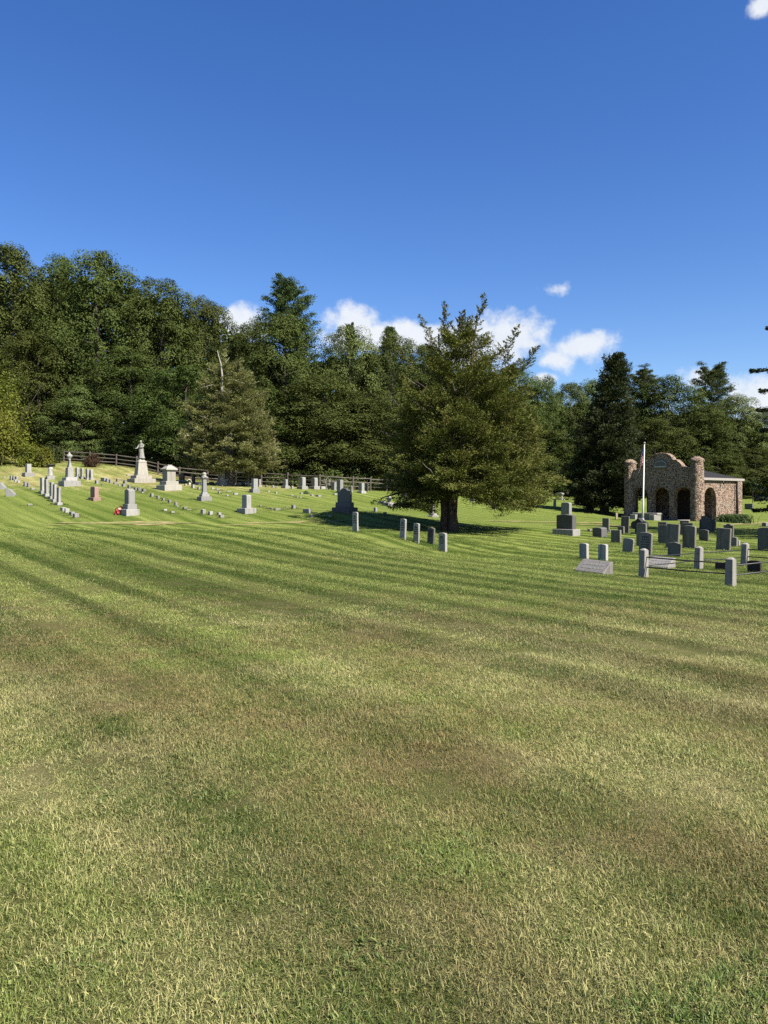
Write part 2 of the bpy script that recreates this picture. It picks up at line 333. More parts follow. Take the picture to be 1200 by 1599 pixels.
# rubble walls of the shelter: rounded field cobbles in recessed mortar
def cobble(name):
    m, t = mat(name); tcn = N(t, 'ShaderNodeTexCoord'); v = tcn.outputs['Object']
    wv = N(t, 'ShaderNodeVectorMath', operation='ADD'); wire(t, v, wv.inputs[0])
    nn = N(t, 'ShaderNodeTexNoise'); nn.inputs['Scale'].default_value = 5; wire(t, v, nn.inputs['Vector'])
    sc_ = N(t, 'ShaderNodeVectorMath', operation='SCALE'); wire(t, nn.outputs['Color'], sc_.inputs[0]); sc_.inputs['Scale'].default_value = .08; wire(t, sc_.outputs[0], wv.inputs[1])
    vo = N(t, 'ShaderNodeTexVoronoi', feature='F1'); vo.inputs['Scale'].default_value = 9.5; wire(t, wv.outputs[0], vo.inputs['Vector'])
    ve = N(t, 'ShaderNodeTexVoronoi', feature='DISTANCE_TO_EDGE'); ve.inputs['Scale'].default_value = 9.5; wire(t, wv.outputs[0], ve.inputs['Vector'])
    sep = N(t, 'ShaderNodeSeparateColor'); wire(t, vo.outputs['Color'], sep.inputs[0])
    c = mix(t, sep.outputs[0], (.42, .285, .205), (.56, .43, .32))
    c = mix(t, ramp(t, sep.outputs[1], .72, .78), c, (.19, .135, .11))
    c = mix(t, ramp(t, sep.outputs[2], .90, .94), c, (.50, .45, .37))
    c = mix(t, ramp(t, ve.outputs['Distance'], .02, .06), (.15, .11, .085), c)
    h = mth(t, 'ADD', ramp(t, ve.outputs['Distance'], 0., .22), mth(t, 'MULTIPLY', noise(t, v, 30, 3), .25))
    out(t, principled(t, c, .9, .15, bump(t, h, 1., .06))); return m
M['cobble'] = cobble('rounded_cobble_rubble')
m_, t_ = mat('asphalt_shingles'); tcn_ = N(t_, 'ShaderNodeTexCoord')
bk = N(t_, 'ShaderNodeTexBrick'); bk.inputs['Scale'].default_value = 3.2; wire(t_, tcn_.outputs['Object'], bk.inputs['Vector'])
bk.inputs['Color1'].default_value = (.022, .022, .024, 1); bk.inputs['Color2'].default_value = (.035, .034, .035, 1); bk.inputs['Mortar'].default_value = (.012, .012, .012, 1)
out(t_, principled(t_, bk.outputs['Color'], .9, .15, bump(t_, noise(t_, tcn_.outputs['Object'], 60, 2), .4, .01))); M['shingle'] = m_
m_, t_ = mat('striped_flag_cloth'); uv_ = N(t_, 'ShaderNodeUVMap'); su = N(t_, 'ShaderNodeSeparateXYZ'); wire(t_, uv_.outputs[0], su.inputs[0])
st_ = mth(t_, 'GREATER_THAN', mth(t_, 'MODULO', mth(t_, 'MULTIPLY', su.outputs[1], 6.5), 1.), .5)
fc = mix(t_, st_, (.72, .70, .68), (.45, .035, .05))
can = mth(t_, 'MULTIPLY', mth(t_, 'LESS_THAN', su.outputs[0], .4), mth(t_, 'GREATER_THAN', su.outputs[1], .462))
fc = mix(t_, can, fc, (.06, .08, .22))
out(t_, principled(t_, fc, .8, .1)); M['flag'] = m_

# ------------------------------------------------------------ mesh helpers
class MB:
    def __init__(s): s.v = []; s.f = []
    def add(s, vs, fs):
        b = len(s.v); s.v += [tuple(v) for v in vs]; s.f += [tuple(b + i for i in f) for f in fs]; return s
    def box(s, x0, x1, y0, y1, z0, z1, tx=0, ty=0):
        v = [(x0, y0, z0), (x1, y0, z0), (x1, y1, z0), (x0, y1, z0), (x0 + tx, y0 + ty, z1), (x1 - tx, y0 + ty, z1), (x1 - tx, y1 - ty, z1), (x0 + tx, y1 - ty, z1)]
        return s.add(v, [(3, 2, 1, 0), (4, 5, 6, 7), (0, 1, 5, 4), (1, 2, 6, 5), (2, 3, 7, 6), (3, 0, 4, 7)])
    def tube(s, pts, rad, seg=7, cap=True, wob=0, rng=None):
        pts = [Vector(p) for p in pts]; b = len(s.v); n = len(pts)
        up = Vector((.31, .17, .93))
        for i, p in enumerate(pts):
            d = (pts[min(i + 1, n - 1)] - pts[max(i - 1, 0)]).normalized()
            a = d.cross(up if abs(d.dot(up)) < .95 else Vector((1, 0, 0))).normalized(); c = d.cross(a)
            for k in range(seg):
                an = 2 * math.pi * k / seg; r = rad[i] * (1 + (wob * rng.uniform(-1, 1) if wob else 0))
                s.v.append(tuple(p + a * (r * math.cos(an)) + c * (r * math.sin(an))))
        for i in range(n - 1):
            for k in range(seg):
                q = b + i * seg; k2 = (k + 1) % seg
                s.f.append((q + k, q + k2, q + seg + k2, q + seg + k))
        if cap:
            s.f.append(tuple(b + k for k in range(seg - 1, -1, -1))); s.f.append(tuple(b + (n - 1) * seg + k for k in range(seg)))
        return s
    def lathe(s, prof, seg=16, cx=0, cy=0, squash=1.):
        b = len(s.v); n = len(prof)
        for r, z in prof:
            for k in range(seg):
                a = 2 * math.pi * k / seg; s.v.append((cx + r * math.cos(a), cy + r * math.sin(a) * squash, z))
        for i in range(n - 1):
            for k in range(seg):
                q = b + i * seg; k2 = (k + 1) % seg; s.f.append((q + k, q + k2, q + seg + k2, q + seg + k))
        s.f.append(tuple(b + k for k in range(seg - 1, -1, -1))); s.f.append(tuple(b + (n - 1) * seg + k for k in range(seg)))
        return s
    def prism(s, prof, y0, y1):      # outline in x,z (anticlockwise seen from the front, -y) drawn through y0..y1
        n = len(prof); v = [(x, y0, z) for x, z in prof] + [(x, y1, z) for x, z in prof]
        f = [tuple(range(n)), tuple(range(2 * n - 1, n - 1, -1))] + [(i, n + i, n + (i + 1) % n, (i + 1) % n) for i in range(n)]
        return s.add(v, f)
    def mesh(s, name, m, bev=0, smooth=False, seg=1):
        me = bpy.data.meshes.new(name); me.from_pydata(s.v, [], s.f); me.update()
        bm = bmesh.new(); bm.from_mesh(me); bmesh.ops.recalc_face_normals(bm, faces=bm.faces)
        if bev:
            es = [e for e in bm.edges if len(e.link_faces) == 2 and e.calc_face_angle(0) > R(28)]
            bmesh.ops.bevel(bm, geom=es, offset=bev, segments=seg, affect='EDGES', clamp_overlap=True)
        bm.to_mesh(me); bm.free()
        if smooth: me.shade_smooth()
        me.materials.append(m); return me
    def obj(s, name, m, parent=None, bev=0, smooth=False, seg=1):
        return link(name, s.mesh(name, m, bev, smooth, seg), parent)
def link(name, me, parent=None):
    o = bpy.data.objects.new(name, me); col.objects.link(o)
    if parent is not None: o.parent = parent
    return o
def tag(o, label, cat, group=None):
    o['label'] = label; o['category'] = cat
    if group: o['group'] = group
    return o
def thing(name, label, cat, loc=(0, 0, 0), rz=0, group=None):
    o = bpy.data.objects.new(name, None); col.objects.link(o); o.empty_display_size = .2
    o.location = loc; o.rotation_euler = (0, 0, rz); return tag(o, label, cat, group)
def setting(o, kind='structure'): o['kind'] = kind; return o
def copy_thing(src, label, loc, rz=0, scale=(1, 1, 1), group=None):
    o = src.copy(); col.objects.link(o); o.location = loc; o.rotation_euler = (0, 0, rz); o.scale = scale
    o['label'] = label
    if group: o['group'] = group
    for ch in src.children:
        c = ch.copy(); col.objects.link(c); c.parent = o
        for g in ch.children:
            d = g.copy(); col.objects.link(d); d.parent = c
    return o
def quads_mesh(name, c, a, b, var, m, fold=0.0):
    """many leaves: centre c, half axes a (length) and b (width), one kite-shaped quad each"""
    n = len(c); v = np.empty((n, 4, 3)); v[:, 0] = c - a; v[:, 1] = c + b - a * .15; v[:, 2] = c + a; v[:, 3] = c - b - a * .15
    me = bpy.data.meshes.new(name); me.vertices.add(4 * n); me.loops.add(4 * n); me.polygons.add(n)
    me.vertices.foreach_set('co', v.reshape(-1).astype(np.float32))
    me.loops.foreach_set('vertex_index', np.arange(4 * n, dtype=np.int32))
    me.polygons.foreach_set('loop_start', np.arange(0, 4 * n, 4, dtype=np.int32))
    me.update(); at = me.attributes.new('var', 'FLOAT', 'FACE'); at.data.foreach_set('value', var.astype(np.float32))
    me.materials.append(m); me.validate(); return me
def unit(v): return v / np.maximum(np.linalg.norm(v, axis=-1, keepdims=True), 1e-9)
def frames(nrm, rng):      # random in-plane axes for leaf normals
    r = unit(rng.normal(size=nrm.shape)); a = unit(np.cross(nrm, r)); return a, np.cross(nrm, a)

# ------------------------------------------------------------ the ground: one sheet out to the horizon
def axis(lo, hi, step, end, g=1.35):
    a = list(np.arange(lo, hi + 1e-6, step)); s = step; p = a[-1]
    while p < end: s *= g; p += s; a.append(p)
    s = step; p = a[0]
    while p > -end: s *= g; p -= s; a.insert(0, p)
    return np.array(a)
gx = axis(-62, 62, .8, 900); gy = axis(-10, 112, .8, 900)
GX, GY = np.meshgrid(gx, gy); GZ = ground(GX.ravel(), GY.ravel())
rg = np.random.default_rng(3)
GZ += np.where((abs(GX.ravel()) < 62) & (GY.ravel() > 3) & (GY.ravel() < 112), rg.normal(size=GZ.size) * .008, 0)
me = bpy.data.meshes.new('ground'); nx, ny = len(gx), len(gy)
idx = np.arange(nx * ny).reshape(ny, nx)
F = np.stack([idx[:-1, :-1], idx[:-1, 1:], idx[1:, 1:], idx[1:, :-1]], -1).reshape(-1, 4)
me.vertices.add(nx * ny); me.vertices.foreach_set('co', np.stack([GX.ravel(), GY.ravel(), GZ], -1).ravel().astype(np.float32))
me.loops.add(F.size); me.loops.foreach_set('vertex_index', F.ravel().astype(np.int32)); me.polygons.add(len(F)); me.polygons.foreach_set('loop_start', np.arange(0, F.size, 4, dtype=np.int32))
# forest floor begins behind the rail fence / at the far edge of the mown grass
FENCE = [(-30, 712), (30, 716), (72, 719), (100, 722), (141, 725), (182, 728), (214, 733), (247, 742), (281, 749), (325, 752.5), (368, 755), (409, 758), (450, 760), (500, 763), (552, 765.5), (604, 767), (656, 768)]
FP = [P(a, b) for a, b in FENCE]
fx = np.array([p.x for p in FP] + [22., 34, 50, 70]); fy = np.array([p.y for p in FP] + [97., 101, 108, 112])
edge = np.interp(GX.ravel(), fx, fy)
wood_a = np.clip((GY.ravel() - edge - .5) / 2.5, 0, 1)
at = me.attributes.new('wood', 'FLOAT', 'POINT'); at.data.foreach_set('value', wood_a.astype(np.float32))
me.update(); me.validate(); me.shade_smooth(); me.materials.append(M['turf'])
setting(link('ground', me))

# the worn wheel ruts of the cemetery drive, two bare strips broken by grass
def rut(name, pts, wid, seed, gaps):
    rng = random.Random(seed); P3 = [P(*q) for q in pts]
    xs = [p.x for p in P3]; ys = [p.y for p in P3]; mb = MB(); x = xs[0]; run = []
    def flush():
        if len(run) > 2:
            v = []; 
            for i, (a, b, w) in enumerate(run):
                k = min(1, i / 2, (len(run) - 1 - i) / 2)
                lo, hi = b - w * k, b + w * k
                v += [(a, lo, gz(a, lo) + .026), (a, b, gz(a, b) + .034), (a, hi, gz(a, hi) + .026)]
            f = []
            for i in range(len(run) - 1):
                q = 3 * i; f += [(q, q + 3, q + 4, q + 1), (q + 1, q + 4, q + 5, q + 2)]
            mb.add(v, f)
        run.clear()
    ph = rng.uniform(0, 6)
    while x < xs[-1]:
        y = float(np.interp(x, xs, ys)) + .10 * math.sin(x * .9 + ph)
        w = wid * (.55 + .5 * math.sin(x * .63 + ph) * math.sin(x * .21 + 1) + rng.uniform(-.15, .2))
        px_ = 600 + FPX * x / y
        if w < wid * .18 or any(a < px_ < b for a, b in gaps): flush()
        else: run.append((x, y, max(w, .05)))
        x += rng.uniform(.3, .55)
    flush()
    return setting(mb.obj(name, M['earth'], None, 0, True))
rut('wheel_rut', [(-60, 815.5), (60, 816.5), (200, 817), (360, 817), (470, 815.5), (545, 811)], .55, 1, [(20, 75), (330, 362), (505, 520)])
rut('wheel_rut', [(-60, 819.5), (60, 820), (200, 820), (360, 819.5), (470, 818), (552, 813)], .42, 2, [(0, 40), (150, 196), (270, 330), (420, 460)])
rut('wheel_rut', [(725, 812.5), (800, 814.5), (870, 815.5), (960, 817.5), (1060, 819), (1130, 819.5), (1250, 821)], 1.0, 3, [(965, 1010), (1050, 1062)])
rut('wheel_rut', [(880, 819), (960, 821), (1060, 823), (1130, 821.5), (1185, 816.5), (1260, 812)], .7, 4, [(1000, 1062)])

# ------------------------------------------------------------ grass: real blades, tufts set out over the lawn near the camera
def tuft(name, n, rad, hl, hw, lean, seed, m):
    rng = np.random.default_rng(seed); V_ = []; F_ = []; va = []
    for i in range(n):
        r = rad * math.sqrt(rng.random()); a = rng.random() * 6.283; b0 = np.array([r * math.cos(a), r * math.sin(a), -.004])
        L = hl[0] + (hl[1] - hl[0]) * rng.random() ** 1.6; w = hw * rng.uniform(.6, 1.3); az_ = rng.random() * 6.283; th = lean[0] + (lean[1] - lean[0]) * rng.random()
        d = np.array([math.cos(az_), math.sin(az_), 0]); sd = np.array([-d[1], d[0], 0]); tw = rng.uniform(-.6, .6); sd = sd * math.cos(tw) + np.array([0, 0, 1]) * math.sin(tw)
        p1 = b0 + (np.array([0, 0, 1]) * math.cos(th * .6) + d * math.sin(th * .6)) * L * .5
        p2 = p1 + (np.array([0, 0, 1]) * math.cos(th * 1.35) + d * math.sin(th * 1.35)) * L * .5
        k = len(V_); V_ += [b0 - sd * w * .4, b0 + sd * w * .4, p1 - sd * w * .5, p1 + sd * w * .5, p2]
        F_ += [(k, k + 1, k + 3, k + 2), (k + 2, k + 3, k + 4)]; q = rng.random(); va += [q, q]
    me = bpy.data.meshes.new(name); me.from_pydata([tuple(v) for v in V_], [], F_); me.update()
    at = me.attributes.new('var', 'FLOAT', 'FACE'); at.data.foreach_set('value', np.array(va, np.float32)); me.materials.append(m)
    return bpy.data.objects.new(name, me)         # prototype, never linked into the scene
def scatter(name, pts, scl, protos, tilt, seed, label=None):
    rng = np.random.default_rng(seed); n = len(pts); me = bpy.data.meshes.new(name)
    me.vertices.add(n); me.vertices.foreach_set('co', pts.astype(np.float32).ravel())
    rot = np.stack([rng.normal(size=n) * tilt, rng.normal(size=n) * tilt, rng.random(n) * 6.283], -1)
    me.attributes.new('rot', 'FLOAT_VECTOR', 'POINT').data.foreach_set('vector', rot.astype(np.float32).ravel())
    me.attributes.new('scl', 'FLOAT_VECTOR', 'POINT').data.foreach_set('vector', scl.astype(np.float32).ravel())
    me.attributes.new('idx', 'INT', 'POINT').data.foreach_set('value', rng.integers(0, len(protos), n).astype(np.int32))
    o = link(name, me); g = bpy.data.node_groups.new(name + '_nodes', 'GeometryNodeTree')
    g.interface.new_socket('Geometry', in_out='INPUT', socket_type='NodeSocketGeometry'); g.interface.new_socket('Geometry', in_out='OUTPUT', socket_type='NodeSocketGeometry')
    gi = g.nodes.new('NodeGroupInput'); go = g.nodes.new('NodeGroupOutput'); jo = g.nodes.new('GeometryNodeGeometryToInstance')
    for pr in reversed(protos):
        oi = g.nodes.new('GeometryNodeObjectInfo'); oi.inputs['Object'].default_value = pr
        g.links.new(oi.outputs['Geometry'], jo.inputs[0])
    ip = g.nodes.new('GeometryNodeInstanceOnPoints'); ip.inputs['Pick Instance'].default_value = True
    def na(nm, ty):
        q = g.nodes.new('GeometryNodeInputNamedAttribute'); q.data_type = ty; q.inputs['Name'].default_value = nm; return q.outputs['Attribute']
    er = g.nodes.new('FunctionNodeEulerToRotation'); g.links.new(na('rot', 'FLOAT_VECTOR'), er.inputs[0])
    g.links.new(gi.outputs[0], ip.inputs['Points']); g.links.new(jo.outputs[0], ip.inputs['Instance']); g.links.new(er.outputs[0], ip.inputs['Rotation'])
    g.links.new(na('scl', 'FLOAT_VECTOR'), ip.inputs['Scale']); g.links.new(na('idx', 'INT'), ip.inputs['Instance Index'])
    g.links.new(ip.outputs[0], go.inputs[0])
    md = o.modifiers.new('scatter', 'NODES'); md.node_group = g
    return setting(o, 'stuff')
def wedge(rng, d0, d1, dens, margin=1.0):
    a = (d1 - d0) * (d1 + margin * 2); n = int(a * dens); y = rng.uniform(d0, d1, n); x = rng.uniform(-.56 * d1 - margin, .56 * d1 + margin, n)
    k = abs(x) < .56 * y + margin; return x[k], y[k]
rng = np.random.default_rng(11)
def turf(name, bands, protos, seed):
    PX, PY, SC, ZS = [], [], [], []
    for d0, d1, dens, s, zs in bands:
        x, y = wedge(rng, d0, d1, dens); PX.append(x); PY.append(y); SC.append(np.full(len(x), s)); ZS.append(np.full(len(x), zs))
    PX, PY, SC, ZS = map(np.concatenate, (PX, PY, SC, ZS)); SC = SC * rng.uniform(.8, 1.2, len(SC))
    # the turf grows unevenly: sparse and low in the dry spots
    un = np.sin(PX * 1.9 + np.sin(PY * 1.3) * 2) * np.sin(PY * 2.3 + 1) * .5 + .5
    ZS = ZS * (.65 + .6 * un * rng.uniform(.6, 1.3, len(ZS)))
    return scatter(name, np.stack([PX, PY, ground(PX, PY)], -1), np.stack([SC, SC, SC * ZS], -1), protos, .06, seed)
near_ = [tuft('grass_tuft', 165, .115, (.014, .048), .0023, (.45, 1.5), s, M['blade']) for s in range(8)]
turf('lawn_grass', ((1.2, 4.5, 255, 1.0, 1), (4.5, 8, 160, 1.2, .95)), near_, 5)
far_ = [tuft('grass_patch', 300, .27, (.02, .058), .0038, (.5, 1.5), 30 + s, M['blade']) for s in range(8)]
turf('lawn_grass', ((8, 13, 21, 1.0, .95), (13, 21, 11, 1.35, .75), (21, 34, 4.5, 2.0, .55)), far_, 15)
# broad-leaved weeds and rank patches where the photograph shows them
wp = []; ws = []
for px, py, r, n in ((735, 1345, .16, 60), (700, 1350, .1, 30), (235, 1200, .30, 60), (180, 1245, .15, 30), (345, 1030, .5, 50), (310, 1245, .14, 30), (930, 1340, .1, 25), (120, 1500, .12, 40), (1060, 1100, .7, 60), (1110, 1080, .6, 40),
                     (30, 1230, .2, 30), (930, 1230, .2, 30), (560, 1490, .08, 30), (1150, 1120, .5, 40), (500, 1590, .12, 30), (820, 1060, .3, 25), (640, 1120, .2, 20), (100, 1075, .5, 50), (1000, 1215, .3, 40), (450, 1060, .3, 30), (300, 1400, .1, 20)):
    c = P(px, py)
    for _ in range(n):
        wp.append((c.x + rng.normal() * r, c.y + rng.normal() * r * .8)); ws.append(rng.uniform(.5, 1.1))
xx, yy = wedge(rng, 1.5, 9, 5); wp += list(zip(xx, yy)); ws += list(rng.uniform(.4, .9, len(xx)))
wp = np.array(wp); ws = np.array(ws)
wpro = [tuft('weed_tuft', 9, .02, (.02, .05), .0075, (.8, 1.5), 50 + s, M['weed']) for s in range(4)]
scatter('lawn_weeds', np.column_stack([wp, ground(wp[:, 0], wp[:, 1])]), np.repeat(ws[:, None], 3, 1), wpro, .15, 6)
tp = []
for px, py, rx, n in ((1150, 1575, .10, 60), (1050, 1590, .08, 26), (1195, 1525, .08, 26)):
    c = P(px, py)
    for _ in range(n): tp.append((c.x + rng.normal() * rx, c.y + rng.normal() * rx * .8))
tp = np.array(tp)
tpro = [tuft('rank_tuft', 13, .03, (.04, .09), .004, (.4, 1.3), 70 + s, M['tallgrass']) for s in range(4)]
scatter('rank_grass', np.column_stack([tp, ground(tp[:, 0], tp[:, 1])]), np.repeat(rng.uniform(.6, 1.1, len(tp))[:, None], 3, 1), tpro, .2, 7)

# ------------------------------------------------------------ trees
def limb_path(rng, p0, d0, L, n=6, curl=.15, lift=.1):
    p = Vector(p0); d = Vector(d0).normalized(); pts = [p.copy()]
    for i in range(n):
        d = (d + Vector((rng.uniform(-curl, curl), rng.uniform(-curl, curl), rng.uniform(-curl, curl) + lift * .3))).normalized()
        p = p + d * (L / n); pts.append(p.copy())
    return pts
def trunk_mesh(name, m, H, r0, seed, limbs=14, h0=.15, spread=.5, top=.9, flare=1.5, lean=0.):
    rng = random.Random(seed); mb = MB(); n = 9
    pts = [(lean * (i / n) ** 1.5 + .012 * H * math.sin(i * 1.7 + seed) * (i / n), .012 * H * math.cos(i * 1.3 + seed) * (i / n), -.4 + (H * top + .4) * i / n) for i in range(n + 1)]
    rad = [r0 * ((flare if i == 0 else 1.08 if i == 1 else 1) * (1 - .88 * i / n)) for i in range(n + 1)]
    mb.tube(pts, rad, 9, True, .06, rng)
    for k in range(limbs):
        t = h0 + (top - h0 - .08) * (k + rng.random()) / limbs; i = t / top * n; a = Vector(pts[int(i)]); b = Vector(pts[min(int(i) + 1, n)]); p = a.lerp(b, i - int(i))
        an = k * 2.4 + rng.uniform(-.5, .5); L = H * spread * (1.05 - t) * rng.uniform(.6, 1.)
        q = limb_path(rng, p, (math.cos(an), math.sin(an), rng.uniform(.2, .8)), L, 5)
        r = r0 * .34 * (1.05 - t); mb.tube(q, [r * (1 - .8 * j / 5) for j in range(6)], 5)
        for _ in range(2):
            j = rng.randint(2, 4); mb.tube(limb_path(rng, q[j], (q[j] - q[j - 1]) + Vector((rng.uniform(-.6, .6), rng.uniform(-.6, .6), rng.uniform(0, .5))) * .6, L * .45, 4), [r * .4, r * .3, r * .2, r * .12, r * .06], 4)
    return mb.mesh(name, m, 0, True)
def oak_crown(seed, H=20., Rr=6., base=.10, nclus=170, per=210, ls=.25, m=None, top_pow=.62, wide=.42):
    rng = np.random.default_rng(seed)
    t = rng.random(nclus) ** .92; ph = rng.random(nclus) * 6.283
    # an uneven dome with a few big lobes
    lob = 1 + .16 * np.sin(ph * 2 + seed) + .12 * np.sin(ph * 3 + t * 5 + seed * 2) + .10 * np.sin(t * 11 + seed)
    s = np.where(t < wide, .80 + .20 * np.sin(t / wide * 1.571), np.sqrt(np.clip(1 - ((t - wide) / (1 - wide)) ** (2.0 + top_pow), .015, 1)))
    r = Rr * s * lob * (.42 + .58 * rng.random(nclus) ** .4) * .86
    cz = H * (base + (1 - base) * t * .94)
    C = np.stack([r * np.cos(ph), r * np.sin(ph), cz], -1); rc = Rr * rng.uniform(.15, .29, nclus)
    n = (per * (rc / (Rr * .2)) ** 1.8).astype(int); ci = np.repeat(np.arange(nclus), n); k = len(ci)
    # each bough is a handful of leaf sprays, not a ball
    sub = unit(rng.normal(size=(nclus, 14, 3)) + np.array([0, 0, .5])); pick = rng.integers(0, 14, k)
    sd = sub[ci, pick]; d = unit(sd + rng.normal(size=(k, 3)) * .30)
    rr = (.62 + .42 * rng.random(k) ** .6)
    pos = C[ci] + d * (rc[ci] * rr)[:, None] * np.array([1.04, 1.04, .90])
    axis_ = np.array([0, 0, H * .45]); outw = unit(pos - axis_)
    nr = unit(d * 1.0 + outw * .3 + np.array([0, 0, .35]) + rng.normal(size=(k, 3)) * .38)
    a, b = frames(nr, rng); L = ls * rng.uniform(.55, 1.25, k); W_ = L * rng.uniform(.45, .75, k)
    return quads_mesh('crown', pos, a * (L / 2)[:, None], b * (W_ / 2)[:, None], rng.random(k), m)
def pine_crown(seed, H=24., Rr=5., base=.3, m=None, nb=74, per=15, ncl=7, droop=0., sharp=.8):
    rng = np.random.default_rng(seed); c_, a_, b_, = [], [], []
    for i in range(nb):
        t = (i + rng.random()) / nb; h = H * (base + (1 - base) * t * .97); L = Rr * (max(.02, (1 - t)) ** sharp) * rng.uniform(.6, 1.12) + .25
        if t < .15: L *= .75
        an = i * 2.399 + rng.normal() * .35; d = np.array([math.cos(an), math.sin(an), .12 + .55 * t * t - droop]); s = np.array([-math.sin(an), math.cos(an), 0])
        for j in range(ncl):
            f = .30 + .7 * (j + rng.random()) / ncl; q = np.array([0, 0, h]) + d * L * f + s * rng.normal() * L * .16 + np.array([0, 0, rng.normal() * .12 + .25 * f * f])
            nn = per * 6; dd = unit(rng.normal(size=(nn, 3)) * np.array([1, 1, .5]) + d * .7 + np.array([0, 0, .35])); rad = (.35 + .18 * L / Rr * 2) * rng.uniform(.7, 1.2)
            pp = q + rng.normal(size=(nn, 3)) * np.array([.34, .34, .13]) * rad * 1.7
            c_.append(pp); a_.append(dd * rng.uniform(.10, .20, (nn, 1))); w = unit(np.cross(dd, rng.normal(size=(nn, 3)))); b_.append(w * rng.uniform(.03, .058, (nn, 1)))
    c = np.concatenate(c_); return quads_mesh('crown', c, np.concatenate(a_), np.concatenate(b_), rng.random(len(c)), m)
def cedar_crown(seed, prof, nsp, per, m, sprig=(.07, .022), spray=(1.0, .34, .14), inner=.35, droop=.25, rag=.22, upl=.45, floor=None, flat=.25):
    """dense juniper-like crown of fan-shaped sprays; prof rows: height, centre offset x, radius"""
    rng = np.random.default_rng(seed); pr = np.array(prof, float); hs, cx, rr = pr[:, 0], pr[:, 1], pr[:, 2]
    hh = np.linspace(hs[0], hs[-1], 400); wgt = np.interp(hh, hs, rr) ** 1.25 + .3; cdf = np.cumsum(wgt) / wgt.sum()
    h = np.interp(rng.random(nsp), cdf, hh); ph = rng.random(nsp) * 6.283
    lob = 1 + .10 * np.sin(ph * 3 + h * .9 + seed) + .09 * np.sin(ph * 5 - h * 1.7) + rng.normal(size=nsp) * rag * .45
    r = np.interp(h, hs, rr) * np.clip(lob, .5, 1.25); ins = rng.random(nsp) < inner; r = np.where(ins, r * rng.uniform(.35, .85, nsp), r)
    c0 = np.interp(h, hs, cx); low = np.clip(1 - h / (hs[0] + (hs[-1] - hs[0]) * .3), 0, 1)
    tip = np.stack([c0 + r * np.cos(ph), r * np.sin(ph), h - low * droop * r * .45 * rng.random(nsp)], -1)
    lo = .5 + 0 * h if floor is None else np.interp(tip[:, 0], floor[0], floor[1])
    tip[:, 2] = np.maximum(tip[:, 2], lo + .45 * rng.random(nsp))
    root = np.stack([c0 * .35, 0 * h, np.maximum(h * .82 - .15 * r, .8)], -1)
    dr = unit(tip - root); dr = unit(dr + np.array([0, 0, upl]) * (1 - low)[:, None])
    n = nsp; ci = np.repeat(np.arange(n), per); k = len(ci)
    sd = unit(np.cross(dr, np.array([0, 0, 1.]) + rng.normal(size=dr.shape) * flat)); up = np.cross(sd, dr)
    # every spray carries side twigs in a fan, so light and dark alternate along it
    tw = rng.integers(0, 7, k); u0 = (tw + .5) / 7; sgn = np.where(rng.random(k) < .5, -1, 1); q = rng.random(k) ** .8
    ls = rng.uniform(.65, 1.3, n)[ci]; fan = (1.05 - .75 * u0)
    along = u0 + q * fan * .28 + rng.normal(size=k) * .025; across = sgn * q * fan * spray[1] * 1.7 + rng.normal(size=k) * .03
    pos = tip[ci] + dr[ci] * ((along - 1) * spray[0] * ls)[:, None] + sd[ci] * (across * ls)[:, None] + up[ci] * ((rng.normal(size=k) * spray[2] - .10 * q * fan) * ls)[:, None]
    ax = unit(dr[ci] * .7 + sd[ci] * (sgn * .55)[:, None] + rng.normal(size=(k, 3)) * .42 + np.array([0, 0, .14])); L = sprig[0] * rng.uniform(.6, 1.35, k); Wd = sprig[1] * rng.uniform(.7, 1.3, k)
    b = unit(np.cross(ax, rng.normal(size=(k, 3)))); v = np.clip(rng.random(n)[ci] * .6 + rng.random(k) * .4, 0, 1)
    return quads_mesh('crown', pos, ax * L[:, None], b * Wd[:, None], v, m)
